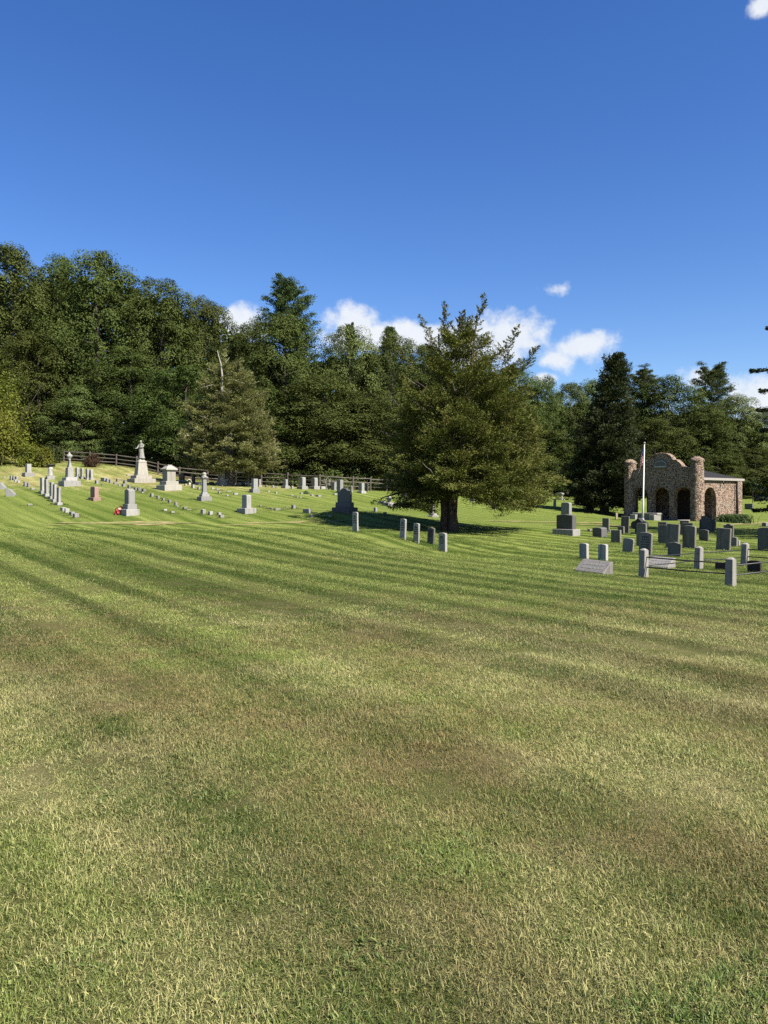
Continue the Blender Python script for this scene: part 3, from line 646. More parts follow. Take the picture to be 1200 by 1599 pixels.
def bough_crown(seed, prof, nb, ns, per, m, sprig, floor=None, slope=(-.10, .75), wid=.62, splen=.85, thin=.055, vz=.13):
    """crown built of separate boughs, each a layered plate of sprays, with dark gaps between"""
    rng = np.random.default_rng(seed); pr = np.array(prof, float); hs, cx, rr = pr[:, 0], pr[:, 1], pr[:, 2]
    hh = np.linspace(hs[0], hs[-1], 400); wgt = np.interp(hh, hs, rr) ** 1.2 + .25; cdf = np.cumsum(wgt) / wgt.sum()
    h = np.interp((np.arange(nb) + rng.random(nb)) / nb, cdf, hh); ph = np.arange(nb) * 2.39996 + rng.normal(size=nb) * .3
    r = np.interp(h, hs, rr) * np.clip(1 + rng.normal(size=nb) * .10 + .07 * np.sin(ph * 3 + seed), .72, 1.2); c0 = np.interp(h, hs, cx)
    q = (h - hs[0]) / (hs[-1] - hs[0]); sl = slope[0] + (slope[1] - slope[0]) * q + rng.normal(size=nb) * .10
    d = unit(np.stack([np.cos(ph), np.sin(ph), sl], -1)); tip = np.stack([c0 + r * np.cos(ph), r * np.sin(ph), h], -1)
    bi = np.repeat(np.arange(nb), ns); n = len(bi); s_ = rng.random(n) ** .75; tg = np.stack([-np.sin(ph), np.cos(ph), 0 * ph], -1)
    R_ = np.maximum(r, .8)[bi]; off = rng.normal(size=n) * wid * (1.15 - .7 * s_) * np.minimum(1, R_ / 3 + .3)
    st = tip[bi] - d[bi] * ((1 - s_) * R_ * .62)[:, None] + tg[bi] * off[:, None]; st[:, 2] += rng.normal(size=n) * vz - .16 * off ** 2
    if floor is not None: st[:, 2] = np.maximum(st[:, 2], np.interp(st[:, 0], floor[0], floor[1]) + .5 * rng.random(n))
    dr = unit(d[bi] + tg[bi] * (np.sign(off) * (.35 + .5 * (1 - s_)))[:, None] * np.minimum(1, abs(off) / .3)[:, None] + rng.normal(size=(n, 3)) * np.array([.2, .2, .16]))
    ci = np.repeat(np.arange(n), per); k = len(ci)
    sd = unit(np.cross(dr, np.array([0, 0, 1.]) + rng.normal(size=dr.shape) * .28)); up = np.cross(sd, dr)
    tw = rng.integers(0, 6, k); u0 = (tw + .5) / 6; sgn = np.where(rng.random(k) < .5, -1, 1); w = rng.random(k) ** .8; ls = rng.uniform(.7, 1.3, n)[ci] * splen; fan = 1.05 - .75 * u0
    pos = st[ci] + dr[ci] * ((u0 + w * fan * .28 - 1 + rng.normal(size=k) * .03) * ls)[:, None] + sd[ci] * ((sgn * w * fan * .5 + rng.normal(size=k) * .035) * ls)[:, None] + up[ci] * ((rng.normal(size=k) * thin - .10 * w * fan) * ls)[:, None]
    ax = unit(dr[ci] * .7 + sd[ci] * (sgn * .5)[:, None] + rng.normal(size=(k, 3)) * .38 + np.array([0, 0, .12])); L = sprig[0] * rng.uniform(.6, 1.35, k); Wd = sprig[1] * rng.uniform(.7, 1.3, k)
    b = unit(np.cross(ax, rng.normal(size=(k, 3)) * .7 + up[ci])); v = np.clip(rng.random(nb)[bi][ci] * .4 + rng.random(n)[ci] * .25 + rng.random(k) * .35, 0, 1)
    return quads_mesh('crown', pos, ax * L[:, None], b * Wd[:, None], v, m)
def spires(seed, items, m, sprig=(.07, .022), dens=1.):
    """ragged leading shoots: a wandering stem with rising side twigs, foliage close along each twig"""
    rng = np.random.default_rng(seed); C_, A_ = [], []
    for (x0, y0, z0, x1, y1, z1, L, nt_) in items:
        a = np.array([x0, y0, z0]); b = np.array([x1, y1, z1]); ph = rng.random() * 6.283
        for t in np.linspace(0, 1, nt_):
            p = a + (b - a) * t + np.array([math.sin(t * 5 + ph), math.cos(t * 4 + ph), 0]) * .10 * (1 - t)
            an = rng.random() * 6.283; l = L * (1.03 - t) ** .75 * rng.uniform(.35, 1.2) + .10; d = unit(((b - a) / np.linalg.norm(b - a) * .35 + np.array([math.cos(an), math.sin(an) * .8, rng.uniform(-.1, .45)]))[None])[0]
            n = int(16 * dens + 60 * dens * l); u = rng.random(n); q = p + d * (u * l)[:, None] + np.array([0, 0, 1]) * (.16 * l * u * u)[:, None] + rng.normal(size=(n, 3)) * (.075 * (1.15 - u))[:, None] * np.array([1, 1, .6])
            C_.append(q); A_.append(unit(d + rng.normal(size=(n, 3)) * .5 + np.array([0, 0, .25])))
    c = np.concatenate(C_); ax = np.concatenate(A_); k = len(c); L_ = sprig[0] * rng.uniform(.6, 1.3, k); w = sprig[1] * rng.uniform(.7, 1.3, k); b = unit(np.cross(ax, rng.normal(size=(k, 3))))
    return quads_mesh('leading_shoots', c, ax * L_[:, None], b * w[:, None], rng.random(k), m)
def tree(name, label, loc, trunk, crown, rz=0, scale=(1, 1, 1), group=None):
    o = thing(name, label, 'tree', loc, rz, group); o.scale = scale; link('trunk', trunk, o); link('crown', crown, o); return o

# red cedar, the big tree in the middle of the lawn
c0 = P(701, 828.5)
prof = [(1.1, .9, 3.6), (1.6, 1.1, 4.4), (2.5, 1.0, 4.65), (4.05, .85, 4.25), (5.6, .75, 3.9), (7.0, .8, 3.5), (7.8, .95, 2.95), (8.5, .95, 2.4), (9.2, .75, 1.85), (9.9, .65, 1.2), (10.5, .6, .6)]
lead = [(-.1, .2, 9.4, -.2, .2, 11.35, .55, 20), (1.3, -.1, 9.6, 1.75, -.1, 11.7, .45, 20), (.6, .3, 9.6, .7, .2, 10.9, .6, 16), (2.6, .2, 8.2, 3.5, .2, 10.2, .65, 22), (3.3, -.4, 7.6, 4.35, -.4, 9.0, .65, 20), (-.8, -.2, 9.0, -1.4, -.2, 10.6, .45, 15), (-1.8, .2, 8.0, -2.5, .3, 9.1, .5, 15)]
floor_ = ([-5, -3.6, -2.2, -1.2, -.5, .9, 1.9, 2.7, 4.2, 5.2, 6.5], [1.7, 1.25, .85, .75, 1.75, 1.7, 1.35, .7, .6, .95, 1.7])
hero = thing('cedar_tree', 'large spreading red cedar with a ragged top, standing alone in mid lawn', 'tree', c0)
mb = MB(); r_ = random.Random(5)
for k, (dx, dy, r0, tx, ty, tz) in enumerate(((-.2, .02, .21, -.5, .1, 9.8), (.18, -.08, .25, 1.35, -.1, 10.2), (.0, .3, .17, .6, 1.1, 8.6))):
    pts = [(dx * 1.25, dy * 1.25, -.4), (dx * 1.12, dy * 1.1, .12), (dx, dy, .8), (dx * 1.1, dy, 1.7), (dx + (tx - dx) * .3, dy + (ty - dy) * .3, 3.6), (dx + (tx - dx) * .6, dy + (ty - dy) * .6, 6.2), (tx, ty, tz)]
    mb.tube(pts, [r0 * 1.55, r0 * 1.15, r0, r0 * .95, r0 * .7, r0 * .4, .03], 12, True, .10, r_)
    for j in range(13):
        z = 1.7 + (tz - 2.6) * (j + r_.random()) / 13; f = min(1, max(0, (z - 1.7) / (tz - 1.7))); p = (dx + (tx - dx) * f, dy + (ty - dy) * f, z); an = j * 2.4 + k * 2
        L = (4.3 if z < 6 else 2.6 if z < 8 else 1.3) * r_.uniform(.6, .95); q = limb_path(r_, p, (math.cos(an), math.sin(an), r_.uniform(-.05, .45)), L, 6, .14)
        mb.tube(q, [.085 * (1.1 - f) * (1 - .13 * i) + .008 for i in range(7)], 6)
for (ex, ey, ez) in ((-2.6, -.6, 1.15), (3.6, -1.2, 1.1), (5.0, .4, 1.5), (-3.4, .8, 1.6), (1.8, -3.4, 1.2)):      # low sweeping limbs
    mb.tube([(.1, 0, 2.0), (ex * .4, ey * .4, 2.15), (ex * .75, ey * .75, (ez + 2.1) / 2), (ex, ey, ez)], [.1, .08, .05, .02], 6)
mb.obj('trunk', M['cedarbark'], hero, 0, True)
link('crown', bough_crown(7, prof, 205, 14, 88, M['cedar'], (.060, .019), floor_), hero)
link('leading_shoots', spires(8, lead, M['cedar'], (.07, .021)), hero)
link('crown_infill', cedar_crown(17, [(2.2, .9, 2.6), (3.2, .9, 3.2), (6, .7, 2.7), (8, .9, 1.4), (9, .7, .7)], 300, 46, M['cedar'], (.11, .034), (1.0, .4, .2), .3, 0, .2, .3, floor_), hero)
for k in range(9):      # bare grey twigs showing on the face of the crown
    an = r_.uniform(-2.9, -.3); z = r_.uniform(2, 7.4); rr_ = float(np.interp(z, [p[0] for p in prof], [p[2] for p in prof])) * .97; cx_ = float(np.interp(z, [p[0] for p in prof], [p[1] for p in prof]))
    mbt = MB(); q = limb_path(r_, (cx_ + rr_ * .72 * math.cos(an), rr_ * .72 * math.sin(an), z - .1), (math.cos(an), math.sin(an), .3), rr_ * .30, 4, .3); mbt.tube(q, [.028, .024, .018, .013, .008], 5)
    mbt.obj('bare_twig', M['greybark'], hero, 0, True)

# thinning cedar with a dead leader, by the fence on the left
c0 = P(356, 757.5)
t2 = thing('cedar_tree', 'thinning olive cedar with a dead pale leader, by the rail fence', 'tree', c0)
S = 70 / 1200.
p2 = [(1.3, .3, 3.9), (2.1, .3, 4.8), (3.4, .35, 4.9), (5.2, .2, 4.5), (7.2, .25, 3.95), (8.6, .3, 3.3), (9.6, .3, 2.6), (10.6, .2, 1.8), (11.4, .1, 1.0)]
link('crown', bough_crown(23, p2, 150, 11, 62, M['cedar2'], (.115, .035), None, (-.12, .55), .85, 1.1, .07, .18), t2)
link('leading_shoots', spires(24, [(-.2, .3, 9.6, -.4, .3, 12.4, .9, 20), (.6, .2, 9.4, 1.3, .2, 11.6, .9, 20), (-1, -.2, 9, -1.7, -.2, 11, .8, 18), (1.2, -.3, 8.6, 2.2, -.3, 10.2, .8, 18)], M['cedar2'], (.115, .034), .6), t2)
mb = MB(); mb.tube([(0, 0, -.5), (0, 0, .25), (.02, 0, 1.2), (.1, .05, 4), (0, 0, 7), (-.1, 0, 8.8)], [.85, .58, .48, .36, .24, .13], 11, True, .12, r_)
for j in range(40):
    z = 1.8 + 8 * (j + r_.random()) / 40; an = j * 2.4; L = float(np.interp(z, [p[0] for p in p2], [p[2] for p in p2])) * r_.uniform(.7, 1.0)
    mb.tube(limb_path(r_, (.05, 0, z), (math.cos(an), math.sin(an), .25), L, 6, .16), [.08 * (1.15 - z / 11) * (1 - .14 * i) + .012 for i in range(7)], 5)
mb.obj('trunk', M['greybark'], t2, 0, True)
mb = MB(); mb.tube([(-.1, -2.05, 8.6), (-.08, -2.0, 9.6), (-.2, -1.9, 10.6), (-.55, -1.85, 11.9)], [.10, .09, .06, .02], 7); mb.tube([(-.12, -1.95, 10.3), (.25, -1.9, 10.9), (.55, -1.9, 11.3)], [.055, .04, .015], 6)
mb.tube([(-.1, -1.6, 8.9), (-.9, -2.3, 8.8), (-1.9, -2.5, 8.5)], [.04, .03, .012], 5); mb.tube([(-.1, -1.6, 9.0), (.8, -2.2, 9.3), (2.0, -2.4, 8.9)], [.04, .03, .012], 5); mb.tube([(-.1, -.3, 7.4), (-.1, -1.6, 8.0), (-.1, -2.05, 8.7)], [.2, .18, .16], 7)
mb.obj('dead_leader', M['palewood'], t2, 0, True)['label'] = 'bare pale dead leader'

# tall dark conifer left of the stone shelter
c0 = P(944, 801)
h_ = (801 - 547) / FPX * c0.y
p3 = [(.5, 0, 2.7), (1.5, -.1, 3.2), (3.2, -.1, 3.4), (5.2, 0, 3.15), (7.2, .25, 2.7), (9.0, .5, 2.15), (10.3, .75, 1.75), (11.3, .9, 1.45), (12.3, 1.0, 1.25), (13.2, 1.05, .95), (h_ - .1, 1.1, .4)]
t3 = thing('conifer_tree', 'tall dark dense conifer with a rounded tip, left of the stone shelter', 'tree', c0)
link('crown', bough_crown(31, p3, 190, 8, 60, M['spruce'], (.10, .033), None, (-.1, .35), .6, .95, .08, .15), t3)
link('crown_infill', cedar_crown(32, [(q[0], q[1], q[2] * .75) for q in p3], 420, 40, M['spruce'], (.13, .045), (1.1, .42, .16), .4, .2, .2, .1), t3)
mb = MB(); mb.tube([(0, 0, -.4), (0, 0, .4), (.1, 0, 4), (.5, 0, 9), (1.0, 0, h_ - .6)], [.5, .38, .3, .18, .04], 9, True, .06, r_)
for j in range(44):
    z = .9 + 11 * (j + r_.random()) / 44; an = j * 2.4; L = float(np.interp(z, [p[0] for p in p3], [p[2] for p in p3])) * .85
    mb.tube(limb_path(r_, (float(np.interp(z, [0, 4, 9, 13], [0, .1, .5, 1.0])), 0, z), (math.cos(an), math.sin(an), .05), L, 4, .1), [.06, .05, .04, .03, .012], 5)
mb.obj('trunk', M['bark'], t3, 0, True)

# spruce just outside the frame on the right: only its bough tips are in the picture, and its shadow lies across the graves
sx, sy = 24.6, 37.2; sz = gz(sx, sy)
t4 = thing('spruce_tree', 'dark spruce at the right edge of the frame, only bough tips showing', 'tree', (sx, sy, sz))
p4 = [(1.2, 0, 4.6), (2.6, 0, 5.0), (5, 0, 4.6), (8, 0, 3.8), (11, 0, 2.6), (14, 0, 1.4), (16.3, 0, .3)]
link('crown', cedar_crown(41, p4, 800, 60, M['sprucefar'], (.10, .034), (1.5, .34, .08), .3, .5, .5, .05), t4)
mb = MB(); mb.tube([(0, 0, -.4), (0, 0, .5), (0, 0, 7), (0, 0, 16)], [.5, .4, .25, .03], 9)
bq = [(1197, 512, 37.5), (1172, 579, 37), (1183, 640, 36.6), (1188, 672, 37.2), (1178, 780, 36.5), (1176, 797, 36.9), (1186, 610, 37)]
bc, ba, bb = [], [], []; rb = np.random.default_rng(9)
for px, py, D in bq:          # long boughs reaching out toward the graves
    e = np.array(W(px, py, D)) - np.array([sx, sy, sz]); s0 = np.array([0, 0, e[2] + .5]); mb.tube([tuple(s0), tuple(s0 * .45 + e * .55 + np.array([0, 0, .1])), tuple(e)], [.09, .06, .012], 5)
    dd = unit((e - s0)[None])[0]; sd = np.array([-dd[1], dd[0], 0])
    n = 900; u = 1 - rb.random(n) ** 1.4; k = (1.02 - u) * 1.0; side = rb.normal(size=n) * .42 * np.minimum(k + .06, 1)
    pp = s0 + (e - s0) * (.35 + .65 * u)[:, None] + sd * side[:, None] + np.array([0, 0, 1]) * (-abs(side) * .35 + rb.normal(size=n) * .05)[:, None]
    a = unit(dd * .8 + sd * np.sign(side)[:, None] * .7 + rb.normal(size=(n, 3)) * .3); bc.append(pp); ba.append(a * .085); bb.append(unit(np.cross(a, rb.normal(size=(n, 3)))) * .028)
link('bough', quads_mesh('bough', np.concatenate(bc), np.concatenate(ba), np.concatenate(bb), rb.random(len(np.concatenate(bc))), M['sprucefar']), t4)
mb.obj('trunk', M['bark'], t4, 0, True)

# the wood: a handful of trees grown once, then set out one by one
OAKS = [(oak_crown(100 + s, 20, 6, .05 + .03 * (s % 3), 150 + 6 * s, 270, .225, M['oak'], .55 + .06 * (s % 4), .36 + .05 * (s % 3)), trunk_mesh('trunk', M['bark'], 19, .34, s, 16, .2, .42)) for s in range(5)]
OAKL = [(oak_crown(140 + s, 20, 6, .05, 155, 270, .225, M['oak2'], .6, .42), trunk_mesh('trunk', M['bark'], 19, .32, 20 + s, 16, .2, .42)) for s in range(2)]
PINES = [(pine_crown(200 + s, 24, 5.2, .12 + .1 * s, M['pine'], 120 - 20 * s, 13, 8, 0, .27 + .2 * s), trunk_mesh('trunk', M['bark'], 24, .36, 40 + s, 22, .15, .18, .97)) for s in range(2)]
WOOD = [ # px, D, top row, half width px, proto, rotation, label
    (-75, 97, 405, 80, 'A1', 'broad oak standing partly outside the left edge of the picture'),
    (18, 97, 384, 78, 'A0', 'tallest oak at the left edge of the wood'),
    (92, 103, 404, 55, 'A2', 'dark oak between the two tallest oaks on the left'),
    (152, 96, 391, 74, 'A3', 'tall round-headed oak above the left rail fence'),
    (252, 97, 440, 66, 'A4', 'broad oak above the statue monument'),
    (322, 99, 468, 50, 'A1', 'oak with a rounded shoulder just left of the small white cloud'),
    (60, 91, 520, 60, 'A4', 'shorter oak in front of the tallest oaks, far left'),
    (205, 91, 545, 62, 'A0', 'middle-height oak in front of the wood above the statue'),
    (128, 89, 604, 50, 'L0', 'small grey-green oak above the left rail fence'),
    (292, 85.5, 575, 70, 'A2', 'oak just left of the thinning cedar'),
    (395, 98, 500, 46, 'A3', 'dark round oak just left of the tall white pine'),
    (452, 101, 449, 60, 'P0', 'tall white pine rising above the wood between two clouds'),
    (446, 95, 492, 62, 'A1', 'full oak directly below the tall white pine'),
    (545, 98, 512, 54, 'L1', 'lighter green oak right of the tall white pine'),
    (505, 84.6, 590, 82, 'A4', 'lower dark oak behind the square grey headstones'),
    (425, 84.6, 610, 76, 'A0', 'lower oak right of the thinning cedar'),
    (548, 107, 511, 20, 'P1', 'small pine tip showing over the lighter green oak'),
    (608, 107, 516, 30, 'P1', 'pine tip left of the big cedar top'),
    (612, 97, 523, 50, 'A2', 'oak whose crown meets the left side of the big cedar'),
    (665, 100, 538, 48, 'A0', 'oak half hidden by the left shoulder of the big cedar'),
    (578, 84.8, 625, 78, 'A3', 'low oak behind the dark monument'),
    (735, 99, 575, 58, 'A1', 'oak hidden behind the middle of the big cedar'),
    (805, 101, 578, 54, 'A4', 'oak behind the right shoulder of the big cedar'),
    (852, 102, 588, 38, 'A3', 'small-crowned oak right of the big cedar under the cloud'),
    (890, 105, 598, 38, 'A0', 'oak between the big cedar and the tall dark conifer'),
    (838, 96, 660, 48, 'A2', 'low oak right behind the big cedar'),
    (926, 107, 596, 40, 'L0', 'greyish oak touching the left side of the tall dark conifer'),
    (885, 98, 680, 46, 'A1', 'lowest oak beyond the open grass left of the tall dark conifer'),
    (1003, 111, 583, 42, 'P0', 'pine just right of the tall dark conifer tip'),
    (1046, 108, 589, 58, 'A4', 'round oak above the curved gable of the stone shelter'),
    (1112, 113, 577, 44, 'P0', 'tallest pine right of the stone shelter'),
    (1100, 104, 632, 52, 'A3', 'oak behind the roof of the stone shelter'),
    (1150, 107, 618, 46, 'L1', 'light oak right of the shelter below the cloud'),
    (1196, 110, 640, 48, 'A2', 'oak at the right edge of the picture'),
    (1252, 107, 650, 54, 'A0', 'oak mostly outside the right edge of the picture'),
    (1022, 101, 655, 56, 'A0', 'lower oak directly behind the flagpole'),
    (1178, 103, 700, 46, 'A4', 'low oak beyond the far grey headstone on the right'),
    (1120, 101, 705, 44, 'A1', 'low oak behind the back corner of the stone shelter'),
    (214, 86, 648, 42, 'P1', 'young white pine behind the statue monument'),
    (258, 85, 690, 30, 'P1', 'small pine behind the capped white monument'),
]
protos_ = {**{'A%d' % i: q for i, q in enumerate(OAKS)}, **{'L%d' % i: q for i, q in enumerate(OAKL)}, **{'P%d' % i: q for i, q in enumerate(PINES)}}
first = {}
for i, (px, D, ty, hw, pr, label) in enumerate(WOOD):
    x = (px - 600) / FPX * D; z = gz(x, D) - .1; H = CAMH + (HORY - ty) / FPX * D - z; rad = hw / FPX * D * (1 if pr[0] == 'P' else 1.16)
    pine = pr[0] == 'P'; sz_ = H / (24 * .985 if pine else 20 * .985); sxy = rad / (5.0 if pine else 6.0)
    cr, tr = protos_[pr]
    tree('pine_tree' if pine else 'oak_tree', label, (x, D, z), tr, cr, (i * 2.399) % 6.283, (sxy, sxy, sz_), 'trees of the wood around the burial ground')
# the depth of the wood behind them, one dark mass
rng = np.random.default_rng(77); cs = []
for px in range(-260, 1480, 26):
    D = rng.uniform(112, 124); ty = np.interp(px, [-260, 0, 160, 330, 420, 600, 750, 900, 1200, 1480], [430, 430, 430, 500, 545, 560, 600, 625, 665, 700]) + rng.uniform(-4, 18)
    x = (px - 600) / FPX * D; z0 = gz(x, min(D, 145)); z1 = CAMH + (HORY - ty) / FPX * D; nn = 2400
    a = rng.random(nn) * 6.283; t_ = rng.random(nn); rr_ = 3.6 * np.sqrt(np.clip(1 - t_ ** 3, 0, 1)) * (.6 + .45 * rng.random(nn)) + .8 * np.sin(t_ * 23 + a * 2)
    cs.append(np.stack([x + rr_ * np.cos(a), D + rr_ * np.sin(a), z0 + (z1 - z0) * t_], -1))
cs = np.concatenate(cs); nr = unit(rng.normal(size=cs.shape) + np.array([.2, -.5, .6])); a, b = frames(nr, rng); L = rng.uniform(.3, .62, len(cs))
o = setting(link('distant_wood', quads_mesh('distant_wood', cs, a * L[:, None], b * (L * .6)[:, None], rng.random(len(cs)), M['oak'])), 'stuff')
o['label'] = 'deep green depth of the wood behind the front trees'
# undergrowth along the foot of the wood
us = []
for i in range(150):
    x = rng.uniform(-56, 62); D = float(np.interp(x, fx, fy)) + rng.uniform(3, 9); nn = 260; rad = rng.uniform(.8, 1.8); hgt = rng.uniform(.8, 2.6)
    d = unit(rng.normal(size=(nn, 3))); d[:, 2] = abs(d[:, 2]); us.append(np.array([x, D, gz(x, D)]) + d * np.array([rad, rad, hgt]) * rng.uniform(.5, 1.05, (nn, 1)))
us = np.concatenate(us); nr = unit(rng.normal(size=us.shape) + np.array([.2, -.3, .6])); a, b = frames(nr, rng); L = rng.uniform(.09, .2, len(us))
o = setting(link('undergrowth', quads_mesh('undergrowth', us, a * L[:, None], b * (L * .6)[:, None], rng.random(len(us)), M['oak'])), 'stuff')

# shrubs and young trees at the left edge
def shrub(name, label, px, py, wpx, hpx, m, seed, n=5200, ls=.12, shape=.5, stems=9, cat='shrub'):
    c = P(px, py); D = c.y; rad = wpx / 2 / FPX * D; h = hpx / FPX * D; rng = np.random.default_rng(seed); o = thing(name, label, cat, c)
    nc = 46; d = unit(rng.normal(size=(nc, 3))); d[:, 2] = abs(d[:, 2]); cc_ = d * np.array([rad * .78, rad * .78, h * .8]) * (.45 + .55 * rng.random((nc, 1))); cc_[:, 2] += .1 * h
    ci = rng.integers(0, nc, n); pos = cc_[ci] + rng.normal(size=(n, 3)) * np.array([rad, rad, h * .7]) * .13; pos[:, 2] = np.abs(pos[:, 2])
    nr = unit(pos / np.array([rad, rad, h]) + np.array([0, 0, .4]) + rng.normal(size=(n, 3)) * .7); a, b = frames(nr, rng); L = ls * rng.uniform(.5, 1.3, n)
    link('foliage', quads_mesh('foliage', pos, a * L[:, None], b * (L * shape)[:, None], rng.random(n), m), o)
    rr_ = random.Random(seed); mb = MB()
    for k in range(stems):
        an = k * 6.283 / stems; mb.tube(limb_path(rr_, (.1 * rad * math.cos(an), .1 * rad * math.sin(an), -.1), (math.cos(an) * rad / h, math.sin(an) * rad / h, 1), h * .85, 5, .15), [.03, .026, .02, .016, .012, .006], 5)
    mb.obj('stem', M['bark'], o, 0, True); return o
shrub('shrub', 'tall yellow-green bush at the left edge below the oaks', -2, 727, 92, 112, M['yellowgreen'], 1, 9000, .13)
shrub('shrub', 'upper yellow-green sapling against the dark wood, far left', -18, 722, 150, 178, M['yellowgreen'], 2, 11000, .14)
shrub('shrub', 'low bright yellow-green bush right of the tall one', 48, 728, 46, 40, M['yellowgreen'], 3, 4500, .10)
shrub('shrub', 'spreading yellow-leaved bush behind the stone pedestal with a bowl', 70, 729, 34, 34, M['yellowgreen'], 4, 3600, .10)
shrub('juniper_shrub', 'small dark green juniper at the end of the rail fence', 85, 723, 34, 36, M['pine'], 5, 4200, .10, .3)
shrub('shrub', 'dark red-brown bush growing through the rail fence', 143, 729, 34, 24, M['redshrub'], 6, 2600, .07)
shrub('shrub', 'tiny dark tuft between flat markers on the slope', 479, 771.5, 11, 6, M['strap'], 7, 420, .07, .25, 4)

# ------------------------------------------------------------ stone shelter
def holed_wall(outer, holes, y0, y1):
    """flat wall in x,z with arched openings, given thickness"""
    bm = bmesh.new(); loops = []
    for lp in [outer] + holes:
        vs_ = [bm.verts.new((x, 0, z)) for x, z in lp]; loops.append(vs_)
        for i in range(len(vs_)): bm.edges.new((vs_[i], vs_[(i + 1) % len(vs_)]))
    bmesh.ops.triangle_fill(bm, use_beauty=True, use_dissolve=False, edges=bm.edges[:], normal=(0, -1, 0))
    bm.verts.index_update(); n = len(bm.verts); co = [tuple(v.co) for v in bm.verts]; fs = [tuple(v.index for v in f.verts) for f in bm.faces]
    lps = [[v.index for v in l] for l in loops]; bm.free()
    mb = MB(); v = [(x, y0, z) for x, _, z in co] + [(x, y1, z) for x, _, z in co]; f = list(fs) + [tuple(n + i for i in reversed(q)) for q in fs]
    for l in lps:
        for i in range(len(l)): a, b = l[i], l[(i + 1) % len(l)]; f.append((a, b, n + b, n + a))
    return mb.add(v, f)
def arch(cx, w, h, z0=-.3, seg=14):
    r = w / 2; pts = [(cx - r, z0), (cx + r, z0)]
    for i in range(seg + 1):
        a = math.pi * i / seg; pts.append((cx + r * math.cos(a), h - r + r * math.sin(a)))
    return pts
cR = P(1089, 813.5)                                  # foot of the right front column
PW, PS, TH = 5.75, 6.1, .45
rz = R(GRID)
ex = Vector((math.cos(rz), math.sin(rz), 0)); ey = Vector((-math.sin(rz), math.cos(rz), 0))
org = cR - ex * PW; zb = min(gz(cR.x, cR.y), gz(org.x, org.y)) - .02
sh = thing('stone_shelter', 'cobblestone shelter with arches, curved gable and dark hipped roof', 'building', (org.x, org.y, zb), rz)
KS = cR.y / FPX          # metres per photo pixel at the near column
gab = [(1., 3.85), (.74, 3.9), (.63, 4.05), (.55, 4.33), (.46, 4.55), (.36, 4.60), (.33, 4.74), (.27, 4.93), (.16, 5.08), (0, 5.14)]
c_ = PW / 2
top_ = [(c_ + s * c_, z) for s, z in gab] + [(c_ - s * c_, z) for s, z in reversed(gab[:-1])]
fw = holed_wall([(0, -.4), (PW, -.4)] + top_, [arch(c_ + d, 1.44, 2.56) for d in (-1.84, 0, 1.84)], -TH / 2, TH / 2)
w_ = fw.obj('front_wall', M['cobble'], sh)
mb = MB()                                             # rounded stone coping along the gable
mb.prism([(x, z - .01) for x, z in reversed(top_)] + [(c_ + (x - c_) * 1.01, z + .11) for x, z in top_], -TH / 2 - .04, TH / 2 + .04)
mb.obj('gable_coping', M['cobble'], sh, .03)
for d in (-1.84, 0, 1.84):                            # voussoir rings, each stone standing a little proud
    ring = bpy.data.objects.new('arch_ring', None); ring.name = 'arch_ring'
    mb = MB(); rr_ = random.Random(int(d * 10))
    for i in range(15):
        a0 = math.pi * (i + .06) / 15; a1 = math.pi * (i + .94) / 15; r0, r1 = .725, .725 + rr_.uniform(.20, .27); q = []
        for y in (-TH / 2 - rr_.uniform(.02, .05), -TH / 2 + .1):
            q += [(c_ + d + r * math.cos(a), y, 2.56 - .72 + r * math.sin(a)) for r, a in ((r0, a0), (r1, a0), (r1, a1), (r0, a1))]
        mb.add(q, [(0, 1, 2, 3), (7, 6, 5, 4), (0, 4, 5, 1), (1, 5, 6, 2), (2, 6, 7, 3), (3, 7, 4, 0)])
    bpy.data.objects.remove(ring); mb.obj('arch_ring', M['cobble'], sh, .02)
def column(x, y, h, r=.47):
    rr_ = random.Random(int(x * 7 + 3)); rows = 46; mb = MB(); seg = 22; b = len(mb.v)
    for i in range(rows + 1):
        z = -.4 + (h + .4) * i / rows; t = i / rows
        rad = r * (1.06 - .06 * t) if z < h - .55 else (r * .96 if z < h - .42 else r * (1.14 if z < h - .22 else 1.0) * math.sqrt(max(.02, 1 - max(0, (z - h + .34) / .36) ** 2)))
        for k in range(seg): a = 2 * math.pi * k / seg; q = rad * (1 + rr_.uniform(-.045, .045)); mb.v.append((x + q * math.cos(a), y + q * math.sin(a), z))
    for i in range(rows):
        for k in range(seg): k2 = (k + 1) % seg; mb.f.append((b + i * seg + k, b + i * seg + k2, b + (i + 1) * seg + k2, b + (i + 1) * seg + k))
    mb.f.append(tuple(b + rows * seg + k for k in range(seg)))
    return mb.obj('corner_column', M['cobble'], sh, 0, True)
column(PW, 0, 4.85); column(0, 0, 4.85)
def side(x0, x1, holes):
    mb = holed_wall([(TH / 2, -.4), (PS, -.4), (PS, 3.1), (TH / 2, 3.1)], holes, x0, x1)
    mb.v = [(y, x, z) for x, y, z in mb.v]; return mb.obj('side_wall', M['cobble'], sh)
side(PW - TH / 2, PW + TH / 2 - .1, [arch(1.62, 1.75, 2.55)])
side(-TH / 2 + .1, TH / 2, [arch(1.62, 1.75, 2.55)])
MB().box(0, PW, PS - .45, PS - .02, -.4, 3.08).obj('back_wall', M['cobble'], sh)
MB().box(TH / 2, 2.05, 3.3, 3.65, -.4, 3.05).obj('inner_wall', M['cobble'], sh); MB().box(3.7, PW - TH / 2, 3.3, 3.65, -.4, 3.05).obj('inner_wall', M['cobble'], sh)
MB().box(2.05, 3.7, 3.3, 3.65, 2.35, 3.05).obj('lintel_wall', M['cobble'], sh)
